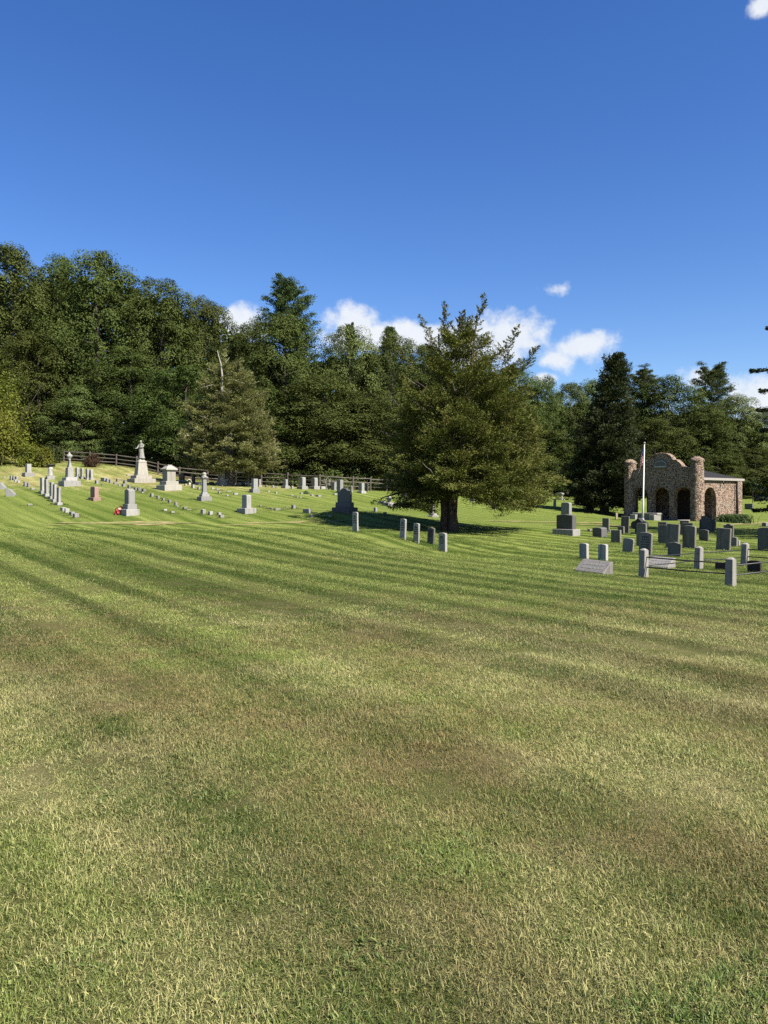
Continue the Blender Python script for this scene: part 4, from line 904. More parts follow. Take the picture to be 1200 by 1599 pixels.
for i in range(6): MB().box(2.06 + i * .274, 2.06 + i * .274 + .262, 3.42 + .004 * (i % 2), 3.47, .02, 2.33).obj('door_board', M['door'], sh, .006)
MB().box(.1, PW - .1, -.1, PS - .1, -.38, .03).obj('floor_slab', M['concrete'], sh); MB().box(TH / 2, PW - TH / 2, TH / 2, PS - .5, 2.98, 3.04).obj('ceiling', M['door'], sh)
for yy in (2.95, PS - .06): pass
MB().box(PW - .30, PW + .30, PS - .62, PS + .06, -.4, 3.07).obj('corner_pilaster', M['cobble'], sh, .03); MB().box(-.30, .30, PS - .62, PS + .06, -.4, 3.07).obj('corner_pilaster', M['cobble'], sh, .03)
ov = .28; e0, e1 = 3.24, 4.25
mb = MB(); mb.add([(-ov, .1, e0), (PW + ov, .1, e0), (PW + ov, PS + ov, e0), (-ov, PS + ov, e0), (c_, .1, e1), (c_, PS - 2.6, e1)], [(0, 3, 5, 4), (1, 4, 5, 2), (2, 5, 3), (0, 4, 1), (0, 1, 2, 3)])
mb.obj('roof', M['shingle'], sh)
for k, (a, b) in enumerate((((PW + ov - .10, .32), (PW + ov + .06, PS + ov + .05)), ((-ov - .06, .32), (-ov + .10, PS + ov + .05)), ((-ov + .12, PS + ov - .1), (PW + ov - .12, PS + ov + .05)))):
    MB().box(a[0], b[0], a[1], b[1], e0 - .17, e0 + .02).obj('gutter', M['gutter'], sh, .015)
MB().tube([(PW + .34, PS - .75, 3.08), (PW + .34, PS - .75, -.3)], [.05, .05], 8).obj('downspout', M['bowl'], sh, 0, True)
MB().tube([(PW + .32, 3.2, 3.1), (PW + .32, 3.2, 2.78)], [.045, .045], 8).obj('downspout', M['bowl'], sh, 0, True)
# plaque on the gable: an arched cast tablet, its raised lettering worn past reading at this distance
pl = MB().prism([(c_ - .62, 4.02), (c_ + .62, 4.02), (c_ + .62, 4.42), (c_ + .46, 4.60), (c_ + .2, 4.72), (c_ - .2, 4.72), (c_ - .46, 4.60), (c_ - .62, 4.42)], -TH / 2 - .07, -TH / 2 + .02).obj('plaque', M['plaque'], sh, .02)
MB().box(c_ - .5, c_ + .5, -TH / 2 - .105, -TH / 2 - .06, 4.10, 4.22).obj('plaque_band', M['concrete'], pl, .01)
MB().tube([(c_ - .5, -TH / 2 - .09, 4.26), (c_ - .42, -TH / 2 - .09, 4.46), (c_ - .2, -TH / 2 - .09, 4.60), (c_ + .2, -TH / 2 - .09, 4.60), (c_ + .42, -TH / 2 - .09, 4.46), (c_ + .5, -TH / 2 - .09, 4.26)], [.03] * 6, 6).obj('plaque_rim', M['concrete'], pl)

# low granite seat wall before the shelter
c0 = P(1007, 812); b_ = thing('granite_seat', 'low pale granite bench wall beside the flagpole', 'bench', c0, rz)
KB = c0.y / FPX; wl = 36 * KB / .85
MB().box(-wl / 2 + .2, wl / 2 - .2, .1, .6, -.2, .42).obj('wall', M['grey'], b_, .015); MB().box(-wl / 2 - .05, wl / 2 + .05, -.02, .78, .42, .55).obj('seat_slab', M['marble'], b_, .015)
MB().box(-wl / 2, -wl / 2 + .45, -.35, .75, -.2, .419).obj('end_block', M['marble'], b_, .015); MB().box(wl / 2 - .45, wl / 2, -.35, .75, -.2, .419).obj('end_block', M['marble'], b_, .015)

# flagpole with a limp striped flag
c0 = P(1004, 813.5); K = c0.y / FPX; hp = 120 * K
fp = thing('flagpole', 'white flagpole in front of the stone shelter', 'flagpole', c0)
fp.rotation_euler = (0, R(1.3), 0)
MB().tube([(0, 0, -.2), (0, 0, hp * .27), (0, 0, hp * .275), (0, 0, hp)], [.075, .07, .055, .035], 12).obj('pole', M['white_paint'], fp, 0, True)
MB().lathe([(.01, hp), (.06, hp + .03), (.075, hp + .08), (.05, hp + .14), (.005, hp + .16)], 12).obj('finial', M['gutter'], fp, 0, True)
MB().lathe([(.13, -.1), (.13, .08), (.09, .14), (.075, .2)], 14).obj('base_collar', M['gutter'], fp, 0, True)
MB().box(-.13, -.07, -.02, .02, hp * .27, hp * .29).obj('cleat', M['gutter'], fp, .005)
nu, nv = 26, 30; fl_h = 1.25; fl_w = 2.0; V_, F_, UV_ = [], [], []
for j in range(nv + 1):
    for i in range(nu + 1):
        u, v = i / nu, j / nv
        # the fly end hangs straight down beside the pole in soft pleats
        xx = -.05 - .34 * u ** .8 * (.55 + .45 * (1 - v)) - .02 * math.sin(u * 15); yy = .10 * math.sin(u * 17 + v * 2) * (.3 + .7 * u)
        zz = hp * .985 - fl_h * (1 - v) - 1.05 * u ** 1.15 * (.75 + .25 * v)
        V_.append((xx, yy, zz)); UV_.append((u, v))
for j in range(nv):
    for i in range(nu): a = j * (nu + 1) + i; F_.append((a, a + 1, a + nu + 2, a + nu + 1))
me = bpy.data.meshes.new('flag'); me.from_pydata(V_, [], F_); me.update(); ul = me.uv_layers.new(name='UVMap')
for l in me.loops: ul.data[l.index].uv = UV_[l.vertex_index]
me.shade_smooth(); me.materials.append(M['flag'])
fo = link('flag', me); fo.location = c0; fo.rotation_euler = (0, R(1.3), 0); sm = fo.modifiers.new('cloth', 'SOLIDIFY'); sm.thickness = .006
tag(fo, 'limp red and white striped flag hanging on the white flagpole', 'flag')

# strap-leaved plants against the shelter's lit wall
c0 = cR + ey * 3.6 + ex * .95; c0.z = gz(c0.x, c0.y); o = thing('daylily_clump', 'clump of strap-leaved plants against the sunny wall of the stone shelter', 'plant', c0)
rng = np.random.default_rng(61); V_, F_, va = [], [], []
for i in range(900):
    bx_, by_ = rng.normal() * .62, rng.normal() * .62; q = ex * bx_ * .5 + ey * by_ * 1.25; an = rng.random() * 6.283; L = rng.uniform(.5, .95); w = rng.uniform(.02, .035); d = np.array([math.cos(an), math.sin(an), 0]); s = np.array([-d[1], d[0], 0]) * w
    p0 = np.array([q.x, q.y, -.05]); p1 = p0 + d * L * .2 + np.array([0, 0, L * .6]); p2 = p1 + d * L * .3 + np.array([0, 0, L * .22]); p3 = p2 + d * L * .25 + np.array([0, 0, -L * .12]); k = len(V_)
    V_ += [p0 - s, p0 + s, p1 - s, p1 + s, p2 - s, p2 + s, p3]; F_ += [(k, k + 1, k + 3, k + 2), (k + 2, k + 3, k + 5, k + 4), (k + 4, k + 5, k + 6)]; v = rng.random(); va += [v] * 3
me = bpy.data.meshes.new('leaves'); me.from_pydata([tuple(v) for v in V_], [], F_); me.update(); me.attributes.new('var', 'FLOAT', 'FACE').data.foreach_set('value', np.array(va, np.float32)); me.materials.append(M['strap']); link('leaves', me, o)
MB().lathe([(.5, -.1), (.45, .03), (.2, .06)], 10).obj('root_crown', M['bark'], o)

# ------------------------------------------------------------ split-rail fence along the wood
fe = thing('rail_fence', 'weathered three-rail split-rail fence along the edge of the wood', 'fence', (0, 0, 0)); rf = random.Random(8)
fpos = FP[1:]
for i, p in enumerate(fpos):
    h = 1.38 + rf.uniform(-.06, .06); lx, ly = rf.uniform(-.04, .04), rf.uniform(-.04, .04)
    MB().tube([(p.x, p.y, p.z - .3), (p.x + lx * .5, p.y + ly * .5, p.z + h * .5), (p.x + lx, p.y + ly, p.z + h)], [.095, .09, .085], 6, True, .08, rf).obj('post', M['rail'], fe)
    if i + 1 < len(fpos):
        q = fpos[i + 1]; dv = q - p; n = max(1, round(dv.length / 3.0))
        for s in range(n):
            a = p + dv * (s / n); b = p + dv * ((s + 1) / n); a.z = gz(a.x, a.y) ; b.z = gz(b.x, b.y)
            if s: MB().tube([(a.x, a.y, a.z - .3), (a.x, a.y, a.z + 1.36)], [.09, .08], 6, True, .08, rf).obj('post', M['rail'], fe)
            for k, hz in enumerate((.38, .78, 1.18)):
                e = .12; ja, jb = rf.uniform(-.05, .05), rf.uniform(-.05, .05); mid = (a + b) / 2
                MB().tube([(a.x - dv.normalized().x * e, a.y - dv.normalized().y * e, a.z + hz + ja), (mid.x, mid.y, mid.z * .5 + (a.z + b.z) * .25 + hz + (ja + jb) / 2 - .015), (b.x + dv.normalized().x * e, b.y + dv.normalized().y * e, b.z + hz + jb)], [.05, .075, .05], 6, True, .14, rf).obj('rail', M['rail'], fe)

# ------------------------------------------------------------ granite posts and iron rails round one family lot
lot = thing('lot_fence', 'granite posts joined by black iron rails around a family lot', 'fence', (0, 0, 0))
pA, pB, pC, pE = P(1005, 902), P(1141, 915.5), P(1091, 889), P(1163, 883.5)
pA2 = pB + ey * 4.9; pA2.z = gz(pA2.x, pA2.y); pF = pE + ex * 2.4; pF.z = gz(pF.x, pF.y)
def gpost(p, h, w=.21, lean=(0, 0), seed=0):
    rr_ = random.Random(seed); mb = MB(); mb.box(-w / 2, w / 2, -w / 2, w / 2, -.3, h - .03, .012, .012)
    mb.add([(-w / 2 + .012, -w / 2 + .012, h - .03), (w / 2 - .012, -w / 2 + .012, h - .03), (w / 2 - .012, w / 2 - .012, h - .03), (-w / 2 + .012, w / 2 - .012, h - .03), (-.03, -.03, h + .012), (.03, -.03, h + .012), (.03, .03, h + .012), (-.03, .03, h + .012)], [(0, 1, 5, 4), (1, 2, 6, 5), (2, 3, 7, 6), (3, 0, 4, 7), (4, 5, 6, 7)])
    o = mb.obj('post', M['postgranite'], lot, .012); o.location = p; o.rotation_euler = (lean[0], lean[1], rz + rr_.uniform(-.04, .04)); return o
gpost(pA, 45 * pA.y / FPX, .19, (0, R(1.5)), 1); gpost(pB, 44.5 * pB.y / FPX, .20, (0, R(1)), 2); gpost(pC, 35.5 * pC.y / FPX, .20, (0, R(2)), 3); gpost(pE, 35.5 * pE.y / FPX, .19, (0, R(2.5)), 4); gpost(pF, .66, .2, (0, 0), 5); gpost(pA2, .66, .2, (0, 0), 6)
def irail(a, b, hs, r=.017):
    for h0, h1 in hs: MB().tube([(a.x, a.y, a.z + h0), ((a.x + b.x) / 2, (a.y + b.y) / 2, (a.z + b.z + h0 + h1) / 2 - .012), (b.x, b.y, b.z + h1)], [r, r, r], 7).obj('iron_rail', M['iron'], lot, 0, True)
irail(pA, pB, [(.52, .52), (.27, .28)]); irail(pA, pC, [(.53, .46), (.30, .25)], .014); irail(pC, pE, [(.47, .47), (.25, .26)], .014); irail(pE, pF, [(.50, .50), (.28, .28)]); irail(pB, pA2, [(.46, .5), (.24, .27)])

# ------------------------------------------------------------ gravestones
NR = (math.cos(rz), math.sin(rz)); NF = (math.sin(rz), -math.cos(rz))
def dims(p, dpx, lpx):      # true width and thickness from the apparent widths of the shaded face and the lit edge
    al = math.atan2(p.x, p.y); q = (math.cos(al), -math.sin(al)); K = p.y / FPX
    return dpx * K / max(.2, abs(NR[0] * q[0] + NR[1] * q[1])), lpx * K / max(.2, abs(NF[0] * q[0] + NF[1] * q[1])), K
def outline(w, h, top='flat', z0=-.3, k=.12):
    r = w / 2
    if top == 'flat': return [(-r, z0), (r, z0), (r, h), (-r, h)]
    if top == 'seg': return [(-r, z0), (r, z0)] + [(r * math.cos(a), h - k * w + k * w * math.sin(a) ** .9) for a in [math.pi * i / 10 for i in range(11)]]
    if top == 'arch': return [(-r, z0), (r, z0)] + [(r * math.cos(a), h - r * .8 + r * .8 * math.sin(a)) for a in [math.pi * i / 12 for i in range(13)]]
    if top == 'peak': return [(-r, z0), (r, z0), (r, h - k * w), (0, h), (-r, h - k * w)]
    if top == 'point': return [(-r, z0), (r, z0), (r, h - .55 * w), (.45 * r, h - .18 * w), (0, h), (-.45 * r, h - .18 * w), (-r, h - .55 * w)]
    if top == 'serp': return [(-r, z0), (r, z0), (r, h * .84), (r * .86, h * .88), (r * .62, h * .875), (r * .5, h * .92), (r * .3, h * .985), (0, h), (-r * .3, h * .985), (-r * .5, h * .92), (-r * .62, h * .875), (-r * .86, h * .88), (-r, h * .84)]
    if top == 'ear': return [(-r, z0), (r, z0), (r, h * .86), (r * .9, h * .9), (r * .66, h * .87), (r * .4, h * .96), (0, h), (-r * .4, h * .96), (-r * .66, h * .87), (-r * .9, h * .9), (-r, h * .86)]
rs = random.Random(21)
BASES = []
def place(o, p, lean=(0, 0), jit=2.5):
    BASES.append((p.x, p.y)); k = .9 if jit > 1.6 else .3
    o.location = p; o.rotation_euler = (R(lean[0] + rs.uniform(-k, k)), R(lean[1] + rs.uniform(-k, k)), rz + R(rs.uniform(-jit, jit)))
def tablet(px, by, ty, d, l, m, label, top='flat', lean=(0, 0), group=None, name='headstone', base=None, lines=0):
    p = P(px, by); w, t, K = dims(p, d, l); h = (by - ty) * K; t = max(t, .06)
    if base is None and not lines:
        o = MB().prism(outline(w, h, top), -t / 2, t / 2).obj(name, M[m], None, min(.012, t * .15)); tag(o, label, 'gravestone', group)
    else:
        o = thing(name, label, 'gravestone', p, 0, group)
        if base is not None:
            bh = base[0] * K; MB().box(-w / 2 - base[1], w / 2 + base[1], -t / 2 - base[1], t / 2 + base[1], -.3, bh).obj('base', M[base[2] if len(base) > 2 else m], o, .015)
            MB().prism(outline(w, h, top, bh), -t / 2, t / 2).obj('slab', M[m], o, min(.012, t * .15))
        else: MB().prism(outline(w, h, top), -t / 2, t / 2).obj('slab', M[m], o, min(.012, t * .15))
        for i in range(lines):
            z = h * (.80 - .11 * i); lw = w * (.36 if i else .30) * rs.uniform(.7, 1); seg = []
            mb = MB(); x = -lw
            while x < lw:       # a cut line of lettering, too far off to read
                g = rs.uniform(.025, .07); mb.box(x, min(x + g, lw), -t / 2 - .004, -t / 2 + .004, z - (.028 if i else .04), z + (.012 if i else .02)); x += g + rs.uniform(.012, .03)
            mb.obj('inscription', M['inscription'], o)
    place(o, p, lean); return o
def tiered(px, by, ty, d, l, m, label, tiers, top='flat', cap=None, taper=0., lean=(0, 0), group=None, name='monument', k=.12, basem=None):
    """die on stepped bases; tiers from the ground up: (height px, projection m)"""
    p = P(px, by); w, t, K = dims(p, d, l); h = (by - ty) * K; o = thing(name, label, 'monument', p, 0, group); z = 0
    for i, (hp_, pj) in enumerate(tiers):
        z1 = z + hp_ * K; nm = 'base' if i == 0 else 'plinth'
        MB().box(-w / 2 - pj, w / 2 + pj, -t / 2 - pj, t / 2 + pj, -.3 if i == 0 else z - .01, z1, .01 if i else .0, .01 if i else 0).obj(nm, M[basem or m], o, .02); z = z1
    if cap is None: MB().prism(outline(w, h, top, z - .01, k), -t / 2, t / 2).obj('die', M[m], o, .015)
    else:
        cp, ov_, pk = cap; zc = h - cp * K
        mb = MB(); mb.box(-w / 2, w / 2, -t / 2, t / 2, z - .01, zc + .01, taper, taper); mb.obj('die', M[m], o, .015)
        w2, t2_ = w / 2 + ov_ - taper, t / 2 + ov_ - taper; q = .3 * (h - zc)
        mb = MB(); mb.box(-w2, w2, -t2_, t2_, zc, zc + q); mb.box(-w2 + .03, w2 - .03, -t2_ + .03, t2_ - .03, zc + q - .005, h - pk * K, w2 * .45, t2_ * .45); mb.obj('cap', M[m], o, .012)
        if pk: MB().box(-w2 * .38, w2 * .38, -t2_ * .38, t2_ * .38, h - pk * K - .01, h).obj('finial', M[m], o, .015)
    place(o, p, lean, 1.5); return o
def block(px, by, hpx, d, l, m, label, group, slant=False, top='flat', name='grave_marker', depth=None):
    p = P(px, by); w, t, K = dims(p, d, l); h = max(.03, hpx * K); w = min(w, 1.2)
    if depth: t = depth
    if slant:     # bevelled marker: the back is upright, the inscribed face slopes down to the front edge
        o = MB().prism([(-w / 2, -.2), (w / 2, -.2), (w / 2, h * .3), (-w / 2 + .0, h)], -t / 2, t / 2).obj(name, M[m], None, .012)
    else: o = MB().prism(outline(w, h, top, -.2), -t / 2, t / 2).obj(name, M[m], None, .012)
    tag(o, label, 'grave marker', group); place(o, p, (rs.uniform(-2, 2), rs.uniform(-3, 3)), 4); return o

G1 = 'narrow white marble headstones in a short stepped row, left'
for i, (px, by, ty, od) in enumerate(((66.5, 770.5, 746, 'first'), (73, 775, 748.5, 'second'), (81, 779, 753, 'third'), (85.5, 783.5, 756, 'fourth'), (92, 788.5, 761, 'fifth'))):
    tablet(px, by, ty, 3, 3.6, 'marble', f'{od} and {"farthest" if i == 0 else "nearest" if i == 4 else "inner"} of five narrow white marble headstones stepping down the left slope', 'flat', (0, rs.uniform(-1, 1)), G1, base=(4, .09))
G2 = 'upright headstones right of the urn monument'
for i, (px, by, ty, od) in enumerate(((121, 746.5, 730, 'leftmost'), (128.5, 747.5, 731, 'second'), (137, 748.5, 732, 'third'), (142.5, 749, 733.5, 'rightmost'))):
    tablet(px, by, ty, 2.8, 3, 'pale', f'{od} of four upright headstones on one base line right of the urn monument', 'seg', (0, 0), G2, base=(2.5, .07))
tiered(44.5, 743.5, 724.5, 3, 6.2, 'pale', 'square white headstone on a rough base in front of the yellow bushes', [(5.5, .22)])
o = thing('stone_pedestal', 'slender white stone pedestal carrying a shallow dark bowl', 'monument', P(79, 748)); p = P(79, 748); K = p.y / FPX
MB().box(-.33, .33, -.33, .33, -.3, 4.5 * K).obj('base', M['marble'], o, .02); MB().lathe([(.24, 4.4 * K), (.21, 6 * K), (.185, 15 * K), (.23, 18.5 * K)], 14).obj('shaft', M['marble'], o, 0, True)
MB().lathe([(.1, 18.4 * K), (.2, 19 * K), (.40, 22 * K), (.43, 23 * K), (.36, 22.6 * K), (.1, 20 * K)], 18).obj('bowl', M['bowl'], o, 0, True); place(o, p)
# urn monument
p = P(109, 758); w, t, K = dims(p, 4, 9); o = thing('urn_monument', 'tall white monument on stepped base topped with an urn, left slope', 'monument', p)
for nm, a0, a1, pj, tp_ in (('base', -5, 7, .42, 0), ('plinth', 6.9, 12.7, .22, .05), ('die', 12.6, 28, .0, .03), ('upper_die', 27.9, 37, -.1, .10), ('cap', 36.9, 40.3, -.16, .12)):
    MB().box(-w / 2 - pj, w / 2 + pj, -t / 2 - pj, t / 2 + pj, a0 * K, a1 * K, tp_, tp_).obj(nm, M['pale'], o, .02)
MB().lathe([(.13, 40.2 * K), (.09, 41 * K), (.07, 41.8 * K), (.2, 44 * K), (.245, 46.6 * K), (.2, 48 * K), (.1, 48.6 * K), (.12, 49.4 * K), (.07, 50.6 * K), (.03, 52 * K)], 16).obj('urn', M['marble'], o, 0, True); place(o, p, (0, 0), 1)
tiered(148, 781, 760, 6, 6.2, 'pink', 'pink granite headstone on a pink base, alone on the left slope', [(4.2, .12)], 'seg', k=.05)
tiered(203, 803.5, 763, 6.2, 9.6, 'pale', 'white gabled headstone on a double base with red flowers beside it', [(8.5, .20), (8, .09)], 'peak', k=.16)
tiered(385.5, 800.5, 772.5, 7.5, 7.2, 'pale', 'pale headstone with a dark shaded side standing alone above the worn track', [(7.2, .22)], 'seg', k=.06)
tiered(264.5, 764.5, 726, 7, 13, 'warm', 'broad white monument with a gabled cap and wide stepped base', [(7, .36), (6, .17)], 'flat', (8.5, .12, 1.8))
# column with a ball finial
p = P(319.5, 781.5); w, t, K = dims(p, 2.5, 6); o = thing('column_monument', 'slim grey column monument with a rounded cap and ball finial', 'monument', p)
for nm, a0, a1, pj, tp_ in (('base', -5, 6, .24, 0), ('plinth', 5.9, 10, .14, .03), ('plinth', 9.9, 13, .06, .03), ('shaft', 12.9, 34.5, 0, .02), ('capital', 34.4, 36.5, .06, 0)):
    MB().box(-w / 2 - pj, w / 2 + pj, -t / 2 - pj, t / 2 + pj, a0 * K, a1 * K, tp_, tp_).obj(nm, M['grey'], o, .015)
MB().lathe([(.22, 36.4 * K), (.2, 38 * K), (.09, 39 * K), (.15, 40.5 * K), (.16, 41.8 * K), (.10, 43.5 * K), (.02, 44 * K)], 14).obj('finial', M['marble'], o, 0, True); place(o, p, (0, 0), 1)
# statue monument: robed woman on a tapering pedestal
p = P(221, 752.8); w, t, K = dims(p, 4.5, 14.5); w = max(w, .8); o = thing('statue_monument', 'tall pale pedestal monument carrying the robed statue', 'monument', p)
for nm, a0, a1, pj, tp_ in (('base', -5, 5.2, .52, 0), ('plinth', 5.1, 10.5, .30, .05), ('pedestal', 10.4, 30.5, .06, .14), ('cornice', 30.4, 32.4, -.06, 0), ('cap', 32.3, 36.8, -.12, .18)):
    MB().box(-w / 2 - pj, w / 2 + pj, -t / 2 - pj, t / 2 + pj, a0 * K, a1 * K, tp_, tp_).obj(nm, M['warm'], o, .02)
place(o, p, (0, 0), 1)
sb = Vector((p.x, p.y, p.z + 36.7 * K)); hs_ = 28.5 * K
st = MB(); rows = [ # height, rx, ry, dx, dy
    (0, .30, .26, .04, 0), (.04, .285, .25, .04, 0), (.14, .25, .22, .03, 0), (.30, .235, .20, .02, -.01), (.45, .225, .185, .0, -.02), (.55, .205, .165, -.01, -.01), (.62, .165, .135, -.01, 0), (.70, .19, .145, 0, .0),
    (.77, .205, .13, 0, .01), (.815, .165, .105, 0, .0), (.84, .075, .07, -.01, -.02), (.86, .065, .065, -.015, -.03), (.885, .085, .095, -.02, -.045), (.925, .105, .12, -.025, -.05), (.96, .10, .112, -.02, -.04), (.985, .065, .07, -.015, -.035), (1., .02, .02, -.01, -.03)]
seg = 20; b0 = 0; rr_ = random.Random(2)
for hh, rx, ry, dx, dy in rows:
    for k in range(seg):
        a = 2 * math.pi * k / seg; fold = 1 + (.085 * math.sin(a * 7 + hh * 4) if hh < .56 else .02 * math.sin(a * 5)); q = hs_ / 1.66
        st.v.append((q * (dx + rx * math.cos(a) * fold), q * (dy + ry * math.sin(a) * fold), hh * hs_))
for i in range(len(rows) - 1):
    for k in range(seg): k2 = (k + 1) % seg; st.f.append((i * seg + k, i * seg + k2, (i + 1) * seg + k2, (i + 1) * seg + k))
st.f.append(tuple(range(seg - 1, -1, -1))); st.f.append(tuple((len(rows) - 1) * seg + k for k in range(seg)))
q = hs_
st.tube([(.11 * q, 0, .775 * q), (.15 * q, -.03 * q, .68 * q), (.135 * q, -.09 * q, .60 * q), (.05 * q, -.15 * q, .64 * q), (-.02 * q, -.155 * q, .67 * q)], [.045 * q, .04 * q, .034 * q, .026 * q, .016 * q], 8)
st.tube([(-.11 * q, 0, .775 * q), (-.155 * q, -.05 * q, .67 * q), (-.16 * q, -.13 * q, .57 * q), (-.20 * q, -.21 * q, .545 * q), (-.225 * q, -.25 * q, .55 * q)], [.045 * q, .04 * q, .034 * q, .026 * q, .014 * q], 8)
so_ = st.obj('statue', M['marble'], None, 0, True); so_.location = sb; so_.rotation_euler = (0, 0, R(-15)); tag(so_, 'white marble statue of a robed standing woman on the tall pedestal', 'statue')

tiered(346, 757.8, 731.5, 5, 6, 'pale', 'round-topped carved white headstone beside the trunk of the thinning cedar', [(5, .16), (4.2, .06)], 'seg', k=.3)
tablet(284.5, 751.5, 739, 6.5, 2.2, 'dark', 'dark rounded tablet behind the broad white monument', 'seg', base=(2, .1, 'marble'))
tablet(302.5, 754, 741, 4, 1.6, 'dark', 'narrow black pointed stone left of the slim column', 'point')
block(310.5, 757, 4.2, 7, 5, 'marble', 'low white rectangular block behind the slim column', None)
block(330.5, 756.3, 4, 6.5, 2, 'dark', 'low dark rounded stone right of the slim column', None, top='seg')
tiered(398, 769.3, 747.5, 4, 6.5, 'grey', 'tapering grey headstone with a flared foot right of the thinning cedar', [(6, .13)], 'seg', k=.08)
tablet(405.5, 760, 748.5, 2.6, 3, 'pale', 'small white-edged headstone just behind the tapering grey one', 'flat', base=(2, .06))
tiered(446, 762.5, 748.5, 4.5, 3.4, 'grey', 'small grey headstone at the fence, leftmost of the back row', [(4, .12)], 'seg', k=.08)
tiered(472.5, 763.8, 745, 5.6, 5.2, 'pale', 'left one of two matching pale headstones in front of the fence', [(4.7, .14)], 'seg', k=.14, group='two matching pale headstones by the fence')
tiered(491.5, 763.6, 746, 5.6, 5.2, 'pale', 'right one of two matching pale headstones in front of the fence', [(4.4, .14)], 'seg', k=.14, group='two matching pale headstones by the fence')
block(504.5, 763.3, 3.8, 3, 7, 'marble', 'low round-backed white stone beside the bare white shrub', None, top='seg')
tablet(521.5, 765.3, 753, 5, 3.6, 'grey', 'grey headstone with a bright edge right of the bare white shrub', 'flat')
tiered(531.5, 769.5, 749, 5.3, 5, 'grey', 'taller grey headstone rising behind the dark monument', [(2.5, .06)], 'seg', k=.05)
tablet(549, 768.5, 758.5, 2.6, 1.5, 'marble', 'thin white-edged stone just right of the dark monument top', 'arch')
tiered(565, 769.8, 754.3, 5, 4.2, 'grey', 'grey headstone on a white base left of the big cedar', [(3, .12)], 'flat', basem='marble')
tablet(573, 767.5, 755, 4, 1, 'slate', 'dark slab just behind the grey headstone left of the big cedar', 'flat')
tiered(538.5, 799.3, 762, 19, 3.4, 'bluegrey', 'large blue-grey monument with a scrolled top in the shade of the big cedar', [(7, .24), (8, .09)], 'serp')
tablet(632, 777.5, 767.5, 5, 3, 'grey', 'grey stone half hidden behind the left skirt of the big cedar', 'seg')
block(586.5, 800, 7.5, 3, 2.8, 'pale', 'small pale round-topped stone at the edge of the cedar shade', None, top='seg')
block(601.5, 804.5, 5, 5, 1.6, 'slate', 'small dark stone in the shade left of the big cedar', None, top='seg')
block(629, 809, 3, 2.5, 1.5, 'slate', 'smallest dark stone in the cedar shade just above the white soldier stones', None)
# white cross monument under the left skirt of the cedar
p = P(608, 790); w, t, K = dims(p, 3, 5); o = thing('cross_monument', 'white rugged cross monument under the left boughs of the big cedar', 'monument', p)
MB().box(-.4, .4, -.4, .4, -.3, 5.5 * K, .08, .08).obj('base', M['marble'], o, .04); MB().box(-.13, .13, -.11, .11, 5.4 * K, 15.5 * K, .03, .02).obj('shaft', M['marble'], o, .03); MB().box(-.34, .34, -.1, .1, 10.5 * K, 13 * K).obj('arm', M['marble'], o, .03); place(o, p)
block(597, 787, 4.6, 9, 3, 'grey', 'low grey ledger stone left of the white cross', None)
# small obelisk left of the trunk
p = P(676.5, 807.5); K = p.y / FPX; o = thing('obelisk_monument', 'small dark obelisk on a white stepped base left of the cedar trunk', 'monument', p)
MB().box(-.26, .26, -.26, .26, -.3, 2.6 * K).obj('base', M['marble'], o, .02); MB().box(-.2, .2, -.2, .2, 2.5 * K, 6 * K, .02, .02).obj('plinth', M['marble'], o, .02); MB().box(-.15, .15, -.15, .15, 5.9 * K, 20 * K, .055, .055).obj('shaft', M['slate'], o, .01); MB().box(-.095, .095, -.095, .095, 19.9 * K, 23 * K, .09, .09).obj('tip', M['slate'], o); place(o, p)
tablet(738, 783, 774, 6, 3, 'marble', 'white stone glimpsed under the cedar boughs right of the trunk', 'seg')

# the row of soldier-style marble stones in front of the cedar
G3 = 'upright white marble stones in a row in front of the big cedar'
for px, by, ty, d, l, tp_, ln, lb in ((555.5, 830, 799.5, 7.2, 2.2, 'seg', -.5, 'lone upright marble stone in front of the dark monument, leftmost of the near row'), (629.5, 842, 810, 8, 2.6, 'seg', 1.5, 'second stone of the near row, just beyond the lone leftmost one'),
                            (650.5, 846.8, 817, 8, 2.4, 'seg', .8, 'middle stone of the near row of upright marble stones'), (673, 849.2, 823, 10, 2.4, 'peak', 3.5, 'leaning stone with a peaked top, second from the right in the near row'), (692, 861, 832, 10.2, 3.6, 'seg', .3, 'nearest and rightmost stone of the near row in front of the big cedar')):
    tablet(px, by, ty, d, l, 'slate' if tp_ == 'peak' else 'marble', lb, tp_, (0, ln), G3, lines=4)

# right-hand part of the burial ground
o = tiered(884.5, 835, 803, 24, 6.2, 'bluegrey', 'large square dark-faced monument on a rough pale base, left of the right-hand graves', [(9, .14)], 'peak', k=.05, basem='pale')
tablet(884.5, 822, 784.5, 13, 4, 'grey', 'arched grey headstone showing above the large square dark-faced monument', 'seg', base=(2.5, .1))
block(937, 838.5, 15.3, 14.5, 8, 'bluegrey', 'dark slant-faced headstone with a bright side, front left of the right-hand graves', None, top='seg', name='headstone')
block(921, 830, 4, 4, 3, 'field', 'small rough field stone beside the slant-faced headstone', None)
tablet(946.5, 830.5, 809, 10, 1.6, 'slate', 'narrow dark slab on a pale foot behind the slant-faced headstone', 'flat', (0, 1), base=(2, .05, 'pale'))
tablet(976, 832.5, 806, 11.5, 1.2, 'slate', 'tall dark slab just left of the gothic black monument', 'flat', (0, 2))
tablet(963.2, 811.5, 801, 1.6, 3, 'buff', 'small buff pointed marker by the foot of the dark conifer', 'peak')
tablet(970.5, 834, 822, 8.8, 2, 'slate', 'small dark headstone with a white edge behind the square dark one', 'flat')
tablet(962.5, 848, 827.5, 14, 2.4, 'slate', 'square dark headstone with a white right edge, near left of the right-hand graves', 'flat')
